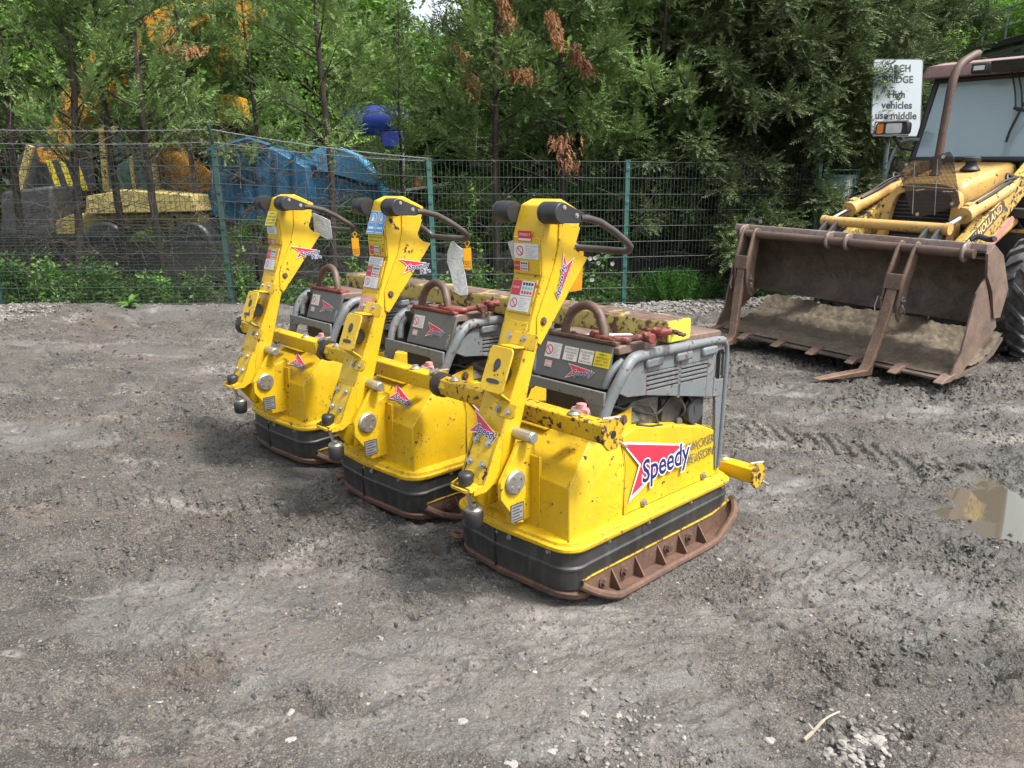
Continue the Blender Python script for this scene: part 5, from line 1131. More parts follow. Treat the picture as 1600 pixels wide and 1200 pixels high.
# ---------------------------------------------------------------- fence
FB=[]  # base points of posts
def fbase(px):
    inv=.1210-2.36e-5*px*1.0; d=1/inv; py=482 if px<60 else 482-(px-60)*.0125
    return atd(px,py,d)
def build_fence():
    pxs=[-345,3,363,681,974,1262]; tops=[204,204,200,256,256,262]
    B=[fbase(p) for p in pxs]
    for b in B: b.z=max(float(gh_smooth(b.x,b.y)),-.05)
    root=empty('mesh_fence',(B[2]+B[3])/2,label='green welded mesh security fence with steel posts behind the yard',cat='fence')
    off=root.location
    lean=-.030
    def T(b,h): return Vector((b.x-lean*-1*h*(-1)*.9,b.y,b.z+h))
    PH=[1.80,1.80,1.80,1.80,1.80,1.82]
    def heightfor(i):
        b=B[i]; d=(b-Vector((0,0,CAMH))).dot(Vector((0,_cp,-_sp)))
        top=atd(0,[240,240,238,256,258,262][i],d).z
        return top-b.z
    H=[heightfor(i) for i in range(6)]
    for i,b in enumerate(B):
        g=G(off); arm=i<3; h=H[i]+(.04 if not arm else .05)
        tx=-.05 if i else 0
        dx=(b.x/8.)*.0
        top=Vector((b.x-.045*(1 if i<4 else .2),b.y,b.z+h))
        r=.030
        g.box((b+top)/2,(.06,.045,h),(0,math.atan2((top-b).x,h),R(12)))
        if arm: 
            g.tube([top,top+Vector((-.0,-.10,.22)) if i>0 else top+Vector((0,-.1,.22))],.018,6)
        g.box(top+Vector((0,0,.006)),(.07,.055,.012))
        for k in range(5):
            z=.10+k*(h-.2)/4; q=b+(top-b)*(z/h); g.box(q+Vector((0,-.028,0)),(.05,.012,.04))
        g.build('post',M['post'] if i>2 else M['fence'],root,.003)
    for i in range(5):
        a,b=B[i],B[i+1]; ha,hb=H[i],H[i+1]; L=(b-a).length; g=G(off); n=int(L/.05)
        la=-.045*(1 if i<4 else .2); lb=-.045*(1 if i+1<4 else .2)
        def P(s,h,dy=0): # s along, h fraction
            q=a.lerp(b,s); hh=ha+(hb-ha)*s; return Vector((q.x+(la+(lb-la)*s)*h,q.y-.03+dy,q.z+.03+hh*h))
        for k in range(1,n):
            s=k/n; g.tube([P(s,0),P(s,1)],.0028,3,caps=False)
        rows=9
        for k in range(rows+1):
            z=k/rows
            for dy in (-.004,.004): g.tube([P(.005,z,dy),P(.995,z,dy)],.0030,4,caps=False)
        if i<2:
            for k in range(2*12+1): 
                z=.52*k/12/2
                g.tube([P(.005,z,.012),P(.995,z,.012)],.0026,3,caps=False)
        g.build('mesh_panel',M['fence_wire'],root,smooth=0)
    # barbed wires
    def barb(p,q,sag):
        g=G(off); L=(q-p).length; n=int(L/.12); pts=[p.lerp(q,k/n)+Vector((0,0,-sag*4*(k/n)*(1-k/n))) for k in range(n+1)]
        g.tube(pts,.0035,4,caps=False)
        for t_ in pts[1:]: 
            g.tube([t_+Vector((-.018,0,-.018)),t_+Vector((.018,0,.018))],.0025,3); g.tube([t_+Vector((.018,.01,-.018)),t_+Vector((-.018,-.01,.018))],.0025,3)
        g.build('barbed_wire',M['galv'],root,smooth=0)
    for k,dz in enumerate((.09,.22)):
        tp=[B[i]+Vector((-.045,-.10*k*.6,H[i]+dz)) for i in range(4)]
        tp[3]=B[3]+Vector((-.045,0,H[3]+.02+.03*k))
        barb(tp[0],tp[1],.02); barb(tp[1],tp[2],.02); barb(tp[2],tp[3],.03)
    # curled corner panel at the right end
    c=B[5]; 
    r=empty('corner_fence_panel',c,label='dark green curved fence panel at the corner behind the bucket',cat='fence panel')
    g=G(c)
    pts=[c+Vector((.02,0,0)),c+Vector((.14,-.10,0)),c+Vector((.34,-.16,0)),c+Vector((.50,-.10,0))]; pts=smooth_path(pts,6)
    for p in pts[::2]: g.tube([p,p+Vector((0,0,1.72))],.004,3)
    g.build('panel_wires',M['fence_wire'],r,smooth=0)
    g=G(c)
    for k in range(9): g.tube([p+Vector((0,0,.06+.21*k)) for p in pts],.006,4)
    g.build('panel_rails',M['post'],r,smooth=0)
    g=G(c); rr=[[p+Vector((0,.02,0)) for p in pts],[p+Vector((0,.02,1.68)) for p in pts]]
    i=g.v(*rr[0]); j=g.v(*rr[1]); [g.f((i+k,i+k+1,j+k+1,j+k)) for k in range(len(pts)-1)]
    o=g.build('windbreak_sheet',M['fence'],r); s=o.modifiers.new('s','SOLIDIFY'); s.thickness=.006
    # low concrete barrier behind the fence
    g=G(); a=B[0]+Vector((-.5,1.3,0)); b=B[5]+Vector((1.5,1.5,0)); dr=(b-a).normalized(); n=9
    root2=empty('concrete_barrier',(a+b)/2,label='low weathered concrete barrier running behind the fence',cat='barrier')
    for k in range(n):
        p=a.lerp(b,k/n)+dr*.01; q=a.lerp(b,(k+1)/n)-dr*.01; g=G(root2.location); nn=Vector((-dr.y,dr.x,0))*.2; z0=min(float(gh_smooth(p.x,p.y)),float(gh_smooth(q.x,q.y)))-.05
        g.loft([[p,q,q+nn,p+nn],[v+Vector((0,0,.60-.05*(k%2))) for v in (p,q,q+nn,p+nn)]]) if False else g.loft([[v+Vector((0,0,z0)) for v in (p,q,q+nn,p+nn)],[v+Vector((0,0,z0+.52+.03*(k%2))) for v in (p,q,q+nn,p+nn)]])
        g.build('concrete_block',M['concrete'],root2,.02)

# ---------------------------------------------------------------- road sign, brick wall
def build_sign():
    dep=10.15
    TL,TR,BR_,BL=atd(1365,92,dep),atd(1444,93,dep-.08),atd(1437,213,dep-.04),atd(1360,213,dep+.03)
    c=(TL+TR+BR_+BL)/4; ex=((TR-TL)+(BR_-BL))/2; W_=ex.length; ex.normalize(); ey=(TL-BL).normalized(); Hh=(TL-BL).length; nrm=ex.cross(ey).normalized()
    base=Vector((c.x-.04,c.y+.04,float(gh_smooth(c.x,c.y))))
    r=empty('road_sign',base,label='white rectangular road sign on a grey pole, its left half behind conifer sprays',cat='road sign'); off=base
    g=G(off); pl=roundpoly([(-W_/2,-Hh/2),(W_/2,-Hh/2),(W_/2,Hh/2),(-W_/2,Hh/2)],.04,4)
    def P(u,v,l): return c+ex*u+ey*v+nrm*l
    g.loft([[P(u,v,-.012) for u,v in pl],[P(u,v,-.002) for u,v in pl]]); g.build('sign_back',M['sign_edge'],r)
    d=Dec(c,ex,ey,off,.0); pl2=[(u*.965,v*.975) for u,v in pl]; d.mt('signwhite'); d.g.poly([d.P(u,v,1) for u,v in pl2])
    w=W_/2
    rows=[('ARCH',-.42,.50,.33,.082),('BRIDGE',-.55,.62,.175,.082),('High',-.34,.32,-.03+.0,.085),('vehicles',-.62,.62,-.18,.085),('use middle',-.84,.82,-.325,.085),('of road',-.45,.56,-.47,.085)]
    for s,a,b,v,h in rows:
        d.text(s,a*w,v*Hh*.93+.03,b*w,h*1.15,'black_ink',4,0,.028)
    d.build('sign_face',r)
    g=G(off); g.tube([base+Vector((0,.05,0)),Vector((c.x,c.y+.09,c.z+Hh*.4))],.032,14); g.build('pole',M['pole'],r,smooth=60)
def build_wall():
    # dark brick abutment with a guard rail, far right
    D=19.
    a=atd(1495,105,D+2.0); b=atd(1700,105,D-2.5); top=atd(1600,62,D).z; bot=gh_smooth(a.x,a.y)
    r=empty('brick_abutment',(a+b)/2*1.0,label='dark weathered brick railway abutment above the loader cab at the right edge',cat='brick wall'); r.location.z=0; off=r.location.copy()
    dr=(b-a); dr.z=0; L=dr.length; dr.normalize(); nn=Vector((-dr.y,dr.x,0)); 
    if nn.y<0: nn=-nn
    g=G(off); q=[a,b+dr*4,b+dr*4+nn*2,a+nn*2]; g.loft([[Vector((p.x,p.y,-1)) for p in q],[Vector((p.x,p.y,top-.15)) for p in q]]); m=Matrix.Rotation(math.atan2(dr.y,dr.x),4,'Z')
    o=g.build('brick_face',M['brick'],r)
    q=[a-nn*.08-dr*.05,b+dr*4-nn*.08,b+dr*4+nn*.3,a+nn*.3-dr*.05]; g=G(off); g.loft([[Vector((p.x,p.y,top-.15)) for p in q],[Vector((p.x,p.y,top+.02)) for p in q]]); g.build('coping',M['concrete'],r,.02)
    g=G(off)
    for k in range(6):
        p=a.lerp(b,k/5.)+nn*.6; p.z=top; g.tube([p,p+Vector((0,0,1.0))],.03,6)
    for z in (.5,.95): p=a+nn*.6; q_=b+nn*.6; p.z=q_.z=top+z; g.tube([p,q_],.022,6)
    g.build('guard_rail',M['pole'],r)
    # grassy bank of ivy above
    return a,b,nn,top

# ---------------------------------------------------------------- machines beyond the fence
def build_far():
    # excavator -------------------------------------------------
    Y=14.5; z0=float(gh_smooth(-7,Y))
    def A(px,py,y=Y): return atY(px,py,y)
    base=A(200,440,Y); base.z=z0
    r=empty('excavator',base,label='orange yellow excavator behind the trees with raised boom',cat='excavator'); off=base
    def bar(name,pts,w,th,m,par=r):
        g=G(off); P=[Vector(p) for p in pts]; rings=[]
        for i,p in enumerate(P):
            t_=(P[min(i+1,len(P)-1)]-P[max(i-1,0)]).normalized(); n_=Vector((0,1,0)); u=t_.cross(n_).normalized(); ww=w[i] if isinstance(w,list) else w
            rings.append([p+u*ww/2-n_*th/2,p-u*ww/2-n_*th/2,p-u*ww/2+n_*th/2,p+u*ww/2+n_*th/2])
        g.loft(rings); return g.build(name,M[m],par,.02)
    bar('boom',[A(100,222),A(122,170),A(172,108),A(250,50),A(335,8),A(375,-25)],[.45,.55,.62,.55,.42,.35],.42,'orange')
    bar('dipper_stick',[A(330,-50),A(366,0),A(368,60),A(355,125)],[.30,.46,.40,.28],.34,'orange')
    g=G(off); g.cyl(A(395,20),A(395,20)+Vector((0,.4,0)),.16); g.np(); g.prism([(A(345,150).x,A(345,150).z),(A(378,152).x,A(378,152).z),(A(385,190).x,A(385,190).z),(A(350,196).x,A(350,196).z)],'y',Y-.3,Y+.3); g.build('grab_bucket',M['orange'],r,.02)
    g=G(off); g.cyl(A(215,30,Y-.3),A(140,120,Y-.3),.07); g.np(); g.cyl(A(290,15,Y-.2),A(370,10,Y-.2),.07); g.build('boom_ram',M['zinc'],r)
    # cab
    c0,c1=A(128,207),A(212,300); g=G(off); y0=Y-.9
    X0,X1,Z0,Z1=A(128,0,y0).x,A(214,0,y0).x,A(0,300,y0).z,A(0,207,y0).z
    for x in (X0,X1):
        for y in (y0,y0+1.2): g.tube([(x,y,Z0),(x+.05*(1 if x==X0 else -1),y,Z1)],.06,6)
    g.bx(X0-.1,X1+.1,y0-.1,y0+1.3,Z1-.02,Z1+.10); g.bx(X0,X1,y0,y0+1.2,Z0-.5,Z0+.05); g.bx(X0+.45,X0+.52,y0-.02,y0+.02,Z0,Z1); g.build('cab',M['cream'],r,.03)
    g=G(off); g.bx(X0+.03,X1-.03,y0+.02,y0+.04,Z0,Z1-.03); g.build('cab_window',M['farglass'],r)
    P_=lambda px,py:(A(px,py).x,A(px,py).z)
    g=G(off); g.prism([P_(214,240),P_(322,300),P_(322,345),P_(214,345)],'y',Y-.3,Y+.8); g.build('engine_bay',M['dk_metal'],r,.05)
    g=G(off); g.prism([P_(243,222),P_(262,228),P_(322,283),P_(322,306),P_(285,292),P_(243,250)],'y',Y-.5,Y+.8); g.build('engine_cover',M['orange'],r,.05)
    g=G(off); g.prism([P_(20,262),P_(48,225),P_(112,225),P_(112,330),P_(20,330)],'y',Y-.1,Y+.8); g.build('counterweight',M['dk_metal'],r,.05)
    g=G(off); g.prism([P_(72,232),P_(112,230),P_(112,266),P_(78,256)],'y',Y-.35,Y); g.build('side_locker',M['orange'],r,.04)
    g=G(off); g.tube([A(30,300,Y-.4),A(48,228,Y-.4)],.07,6); g.build('grab_rail',M['cream'],r)
    g=G(off); x0,x1=A(20,0).x,A(330,0).x; pr=roundpoly([(x0,z0),(x1,z0),(x1,z0+.75),(x0,z0+.75)],.35,6)
    for y in (Y-1.2,Y+.9): g.np(); g.prism(pr,'y',y,y+.45)
    g.build('track',M['dk_metal'],r,.02); g=G(off); g.bx(x0+.6,x1-.6,Y-.8,Y+.9,z0+.4,z0+1.0); g.build('undercarriage',M['dk_metal'],r,.02)
    # hazard striped plate
    d=Dec(A(78,298,Y-1.0),(1,0,0),(0,0,1),off,0); d.rect(0,0,.78,.5,'black_ink')
    for k in range(3): d.poly([(.12+.22*k,.0),(.22+.22*k,.0),(.10+.22*k,.5),(.0+.22*k,.5)],'yellow_ink',1)
    d.build('hazard_plate',r)
    # cream and yellow dumper in front of it
    Y2=12.6; A2=lambda px,py,y=Y2: atY(px,py,y); b2=A2(200,430,Y2); b2.z=float(gh_smooth(b2.x,b2.y))
    r2=empty('site_dumper',b2,label='sun-bleached pale yellow site dumper between the tree trunks at left',cat='dumper'); o2=b2
    P=lambda px,py:(A2(px,py).x,A2(px,py).z)
    g=G(o2); g.prism([P(150,306),P(208,296),P(312,304),P(320,330),P(148,334)],'y',Y2-.3,Y2+.8); g.build('bonnet',M['cream'],r2,.02)
    g=G(o2); g.prism([P(92,345),P(118,334),P(316,332),P(304,404),P(95,404)],'y',Y2-.1,Y2+.75); g.build('side_panel',M['dullyellow'],r2,.02)
    g=G(o2)
    for k in range(7): g.bx(P(165,0)[0],P(228,0)[0],Y2-.125,Y2-.10,P(0,342+5*k)[1],P(0,344+5*k)[1])
    g.bx(P(240,0)[0],P(243,0)[0],Y2-.12,Y2-.10,P(0,402)[1],P(0,335)[1]); g.bx(P(142,0)[0],P(145,0)[0],Y2-.12,Y2-.10,P(0,402)[1],P(0,335)[1]); g.build('vent_slats',M['black'],r2)
    g=G(o2); g.bx(P(155,0)[0],P(225,0)[0],Y2-.16,Y2-.11,P(0,385)[1],P(0,378)[1]); g.bx(P(198,0)[0],P(225,0)[0],Y2-.18,Y2-.12,P(0,405)[1],P(0,375)[1]); g.build('tail_lamp_bar',M['pink_ink'],r2,.01)
    g=G(o2); g.cyl((P(130,0)[0],Y2-.3,b2.z+.36),(P(130,0)[0],Y2+.1,b2.z+.36),.36,n=24); g.np(); g.cyl((P(270,0)[0],Y2-.3,b2.z+.36),(P(270,0)[0],Y2+.1,b2.z+.36),.36,n=24); g.build('wheel',M['black_rubber'],r2,.05)
    g=G(o2); g.prism([P(0,300),P(80,290),P(85,400),P(0,420)],'y',Y2,Y2+.9); g.build('skip',M['dk_metal'],r2,.05)
    # blue screening machine
    Y3=13.4; A3=lambda px,py,y=Y3: atY(px,py,y); b3=A3(450,430); b3.z=float(gh_smooth(b3.x,b3.y)); P=lambda px,py:(A3(px,py).x,A3(px,py).z)
    r3=empty('screening_machine',b3,label='bright blue screening machine behind the fence with WARRIOR lettering',cat='screening machine')
    g=G(b3); g.prism([P(346,240),P(405,222),P(440,234),P(490,262),P(502,335),P(455,375),P(415,352),P(346,335)],'y',Y3-.5,Y3+1.2); h=g.build('hopper',M['blue'],r3,.02)
    g=G(b3); g.tube([(P(345,238)[0],Y3-.55,P(345,238)[1]),(P(405,220)[0],Y3-.55,P(405,220)[1]),(P(438,230)[0],Y3-.55,P(438,230)[1])],.04,6); g.build('hopper_rim',M['blue'],h)
    g=G(b3)
    for px_ in (368,398,428,456): x_=P(px_,0)[0]; g.bx(x_-.03,x_+.03,Y3-.56,Y3-.50,P(0,338)[1],P(0,242)[1])
    g.bx(P(348,0)[0],P(500,0)[0],Y3-.57,Y3-.50,P(0,316)[1],P(0,308)[1]); g.build('hopper_frame',M['deepblue'],h,.01)
    d=Dec((P(372,287)[0],Y3-.575,P(376,287)[1]),(1,0,0),(0,0,1),b3,.002); d.text('WARRIOR',0,0,.66,.11,'black_ink',0,.1,.02); d.build('machine_lettering',h)
    g=G(b3); g.prism([P(488,238),P(518,226),P(556,242),P(592,280),P(592,290),P(500,266)],'y',Y3-.2,Y3+.8); g.build('engine_cover',M['pale_blue'],r3,.01)
    g=G(b3); g.prism([P(500,262),P(560,288),P(592,290),P(600,335),P(470,330)],'y',Y3-.15,Y3+.9); g.build('power_unit',M['blue'],r3,.03)
    g=G(b3); g.prism([P(430,250),P(500,262),P(610,300),P(612,400),P(350,410),P(348,300)],'y',Y3+.9,Y3+1.5); g.build('rear_body',M['deepblue'],r3,.03)
    g=G(b3); g.prism([P(318,300),P(347,298),P(350,400),P(312,398)],'y',Y3-.3,Y3+.2); g.build('support_column',M['deepblue'],r3,.02)
    g=G(b3); g.prism([P(360,360),P(600,345),P(610,420),P(370,425)],'y',Y3-.2,Y3+.8); g.build('chassis',M['dk_metal'],r3,.03)
    # royal blue tank on a frame
    Y4=15.; A4=lambda px,py: atY(px,py,Y4); c=A4(588,190); b4=Vector((c.x,Y4,float(gh_smooth(c.x,Y4))))
    r4=empty('water_tank',b4,label='royal blue round-ended plastic tank high on a steel frame behind the conifers',cat='tank')
    g=G(b4); g.tube(smooth_path([A4(533,196),A4(540,192),A4(560,189),A4(588,188),A4(615,189),A4(632,192),A4(638,198)],2),[.02,.14,.2,.24,.26,.27,.27,.27,.26,.24,.2,.14,.02],16); g.build('tank_shell',M['royal'],r4,smooth=60)
    g=G(b4); p=A4(540,205); q=A4(632,203); g.tube([p,q],.03,6); 
    for px in (548,590,628): p=A4(px,203); g.tube([p,(p.x,p.y,b4.z)],.04,6)
    g.build('frame',M['zinc'],r4)
    g=G(b4); g.prism([(A4(595,205).x,A4(0,205).z),(A4(632,205).x,A4(0,205).z),(A4(628,232).x,A4(0,232).z),(A4(600,232).x,A4(0,232).z)],'y',Y4-.2,Y4+.2); g.build('sump',M['royal'],r4,.03)
    # grey roof with beacon
    Y5=12.8; A5=lambda px,py: atY(px,py,Y5); c=A5(672,292); b5=Vector((c.x,Y5,float(gh_smooth(c.x,Y5))))
    r5=empty('roller_cab',b5,label='low grey machine canopy with an orange beacon seen through the fence',cat='machine')
    g=G(b5); p=A5(640,297); q=A5(708,287); g.box((p+q)/2,((q-p).length,1.0,.05),(0,-math.atan2(q.z-p.z,q.x-p.x),0)); g.build('canopy',M['zinc'],r5,.01)
    g=G(b5); 
    for px in (645,702): p=A5(px,293); g.tube([p,(p.x,p.y,b5.z)],.03,6)
    g.bx(A5(650,0).x,A5(700,0).x,Y5-.2,Y5+.5,b5.z+.3,b5.z+1.0); g.build('canopy_legs',M['dk_metal'],r5)
    p=A5(652,290); g=G(b5); g.lathe([(0,0),(.06,0),(.055,.10),(0,.11)],p,'z',12); g.build('beacon',M['amber_lens'],r5)
M['farglass']=flat('far_cab_glass',(.07,.14,.13),.08,var=.3); M['deepblue']=paint('deep_blue_paint',(.012,.075,.17),(.04,.04,.05),.5,.3,speck=False,scale=.3); M['dullyellow']=paint('dull_yellow_paint',(.30,.24,.05),(.08,.06,.04),.6,.6,speck=False,scale=.4)
# ---------------------------------------------------------------- vegetation
def unit(v): return v/np.maximum(1e-9,np.linalg.norm(v,axis=-1,keepdims=True))
def fronds(P,D,L,rs,nl=9,lw=.0068,ll=.27):
    "feathery sprays: P base (n,3), D direction, L length; leaflet triangles"
    n=len(P); D=unit(D); up=np.array([0,0,1.]); S=unit(np.cross(D,up+rs.normal(0,.35,(n,3)))); Nn=np.cross(S,D)
    V=[];
    for k in range(nl):
        t=(k+.6)/nl
        for sg in (-1,1):
            b=P+D*(L*t)[:,None]; ln=(L*ll*(1.15-.75*t)*rs.uniform(.7,1.2,n))[:,None]
            d=unit(D*.75+S*sg*.8+Nn*rs.uniform(-.35,.35,(n,1))+rs.normal(0,.12,(n,3))); tip=b+d*ln
            wv=unit(np.cross(d,Nn+rs.normal(0,.5,(n,3))))*lw*rs.uniform(.8,1.5,(n,1)); m=b+d*ln*.45
            V.append(np.stack([b,m+wv,tip,m-wv],1))
    tip=P+D*L[:,None]*1.12; wv=S*lw; b=P+D*L[:,None]*.55; V.append(np.stack([b,(b+tip)/2+wv,tip,(b+tip)/2-wv],1))
    wv=S*.004; V.append(np.stack([P-wv,P+wv,P+D*L[:,None]*.8+wv*.4,P+D*L[:,None]*.8-wv*.4],1))
    V=np.concatenate(V).reshape(-1,3); return V
def quads(V): return np.arange(len(V)).reshape(-1,4)
def conifer_variant(seed,H,zlow,rb,nb,dens,up=.55,droop=0.,lower_bare=True,fl=.26):
    rs=np.random.RandomState(seed); rr=random.Random(seed)
    g=G(); tp=[]; x=y=0
    for k in range(9):
        z=H*k/8; tp.append((x,y,z)); x+=rr.uniform(-.06,.06); y+=rr.uniform(-.05,.05)
    tp=smooth_path(tp,2); g.tube(tp,[.048*(1-.9*i/len(tp))+.006 for i in range(len(tp))],8)
    def tr(z):
        f=z/H*(len(tp)-1); i=min(int(f),len(tp)-2); return tp[i].lerp(tp[i+1],f-i)
    gb=G(); FP=[];FD=[];FL=[]
    for b in range(nb):
        z=zlow+(H-zlow-.1)*((b+rr.random())/nb); c=tr(z); a=rr.uniform(0,6.283)+b*2.4; frac=(z-zlow)/(H-zlow)
        ln=rb*(1-frac)**.75*rr.uniform(.65,1.15)+.12; e=up*rr.uniform(.6,1.3)
        d=Vector((math.cos(a),math.sin(a),e)).normalized(); pts=[]; p=Vector(c); seg=6
        for k in range(seg+1):
            pts.append(p.copy()); d=(d+Vector((rr.uniform(-.12,.12),rr.uniform(-.12,.12),rr.uniform(-.06,.10)-droop*k/seg))).normalized(); p=p+d*ln/seg
        gb.tube(pts,[.016*(1-.8*k/seg)*(.5+.5*ln) for k in range(seg+1)],4,caps=False)
        nf=int(dens*1.35*ln*(.8+.4*rr.random()))
        for k in range(nf):
            t=1-(rr.random()**1.5)*.80; i=min(int(t*seg),seg-1); q=pts[i].lerp(pts[i+1],t*seg-i); dd=(pts[i+1]-pts[i]).normalized()
            sd=Vector((rr.gauss(0,1),rr.gauss(0,1),rr.gauss(0,.7)+.25-droop)).normalized(); FP.append(q+sd*rr.uniform(0,.10)); FD.append(dd*.7+sd*.75); FL.append(fl*rr.uniform(.55,1.25))
    gt=G()
    if lower_bare:
        for b in range(26):
            z=rr.uniform(.25,zlow+.5); c=tr(z); a=rr.uniform(0,6.283); ln=rr.uniform(.3,.9); d=Vector((math.cos(a),math.sin(a),rr.uniform(-.2,.5))).normalized(); pts=[]; p=Vector(c)
            for k in range(5): pts.append(p.copy()); d=(d+Vector((rr.uniform(-.3,.3),rr.uniform(-.3,.3),rr.uniform(-.2,.2)))).normalized(); p=p+d*ln/4
            gt.tube(pts,[.006,.005,.004,.003,.0015],3,caps=False)
            for k in range(3):
                q=pts[rr.randint(1,3)]; e=Vector((rr.uniform(-1,1),rr.uniform(-1,1),rr.uniform(-.6,.6))).normalized()*rr.uniform(.1,.3); gt.tube([q,q+e],[.003,.001],3,caps=False)
    V=fronds(np.array(FP),np.array(FD),np.array(FL),rs)
    def me(gg,name,m):
        o=gg.build(name,M[m],None,0,smooth=60 if name=='trunk' else 0); d=o.data; bpy.data.objects.remove(o); return d
    return me(g,'trunk','bark'),me(gb,'branches','bark'),(me(gt,'dead_twigs','twig') if lower_bare else None),npmesh('foliage',V,quads(V),[M['conifer']])
def broad_variant(seed,H,rad,ncl,nleaf,ls,m='broad',zlo=.15):
    rs=np.random.RandomState(seed); rr=random.Random(seed); g=G(); tp=smooth_path([(0,0,0),(rr.uniform(-.2,.2),.1,H*.25),(rr.uniform(-.3,.3),0,H*.5),(rr.uniform(-.3,.3),.1,H*.8)],3); g.tube(tp,[.14*(1-.85*i/len(tp)) for i in range(len(tp))],7)
    C=[]
    for k in range(ncl):
        th=rs.uniform(0,6.283); ph=math.acos(rs.uniform(-.75,1)); r=rad*rs.uniform(.45,1.05)
        c=np.array([r*math.sin(ph)*math.cos(th),r*math.sin(ph)*math.sin(th),H*(zlo+(1-zlo)*.5)+H*(1-zlo)*.5*math.cos(ph)*rs.uniform(.6,1.)]); C.append(c)
        q=tp[min(len(tp)-1,max(2,int(c[2]/H*len(tp))))]; g.tube([q,(Vector(c)+q)/2+Vector((0,0,.15)),Vector(c)],[.03,.018,.006],4,caps=False)
    C=np.array(C); per=nleaf//ncl; P=[];
    for c in C:
        s=rs.uniform(.28,.62)*rad/1.8; p=rs.normal(0,1,(per,3)); p=unit(p)*(rs.rand(per,1)**.45)*s*np.array([1.15,1.15,.75]); P.append(c+p)
    P=np.concatenate(P); n=len(P); u=unit(rs.normal(0,1,(n,3))*[1,1,.6]); v=unit(np.cross(u,rs.normal(0,1,(n,3)))); l=ls*rs.uniform(.6,1.3,(n,1))
    V=np.stack([P-u*l,P+v*l*.55,P+u*l,P-v*l*.55],1).reshape(-1,3)
    o=g.build('trunk',M['bark'],None,0,smooth=60); d=o.data; bpy.data.objects.remove(o); return d,npmesh('foliage',V,quads(V),[M[m]])
def place_tree(name,parts,loc,rz,sc_,lab,cat,group,mat=None):
    r=empty(name,loc,(0,0,rz),label=lab,cat=cat,group=group); r.scale=sc_ if isinstance(sc_,tuple) else (sc_,)*3
    for n_,me in parts:
        if me is None: continue
        o=obj(n_,me,r)
        if mat and n_=='crown':
            if mat not in _mc: _mc[mat]={}
            if me.name not in _mc[mat]: c=me.copy(); c.materials.clear(); c.materials.append(M[mat]); _mc[mat][me.name]=c
            o.data=_mc[mat][me.name]
    return r
_mc={}
def fy(x): return 9.6+.27*x
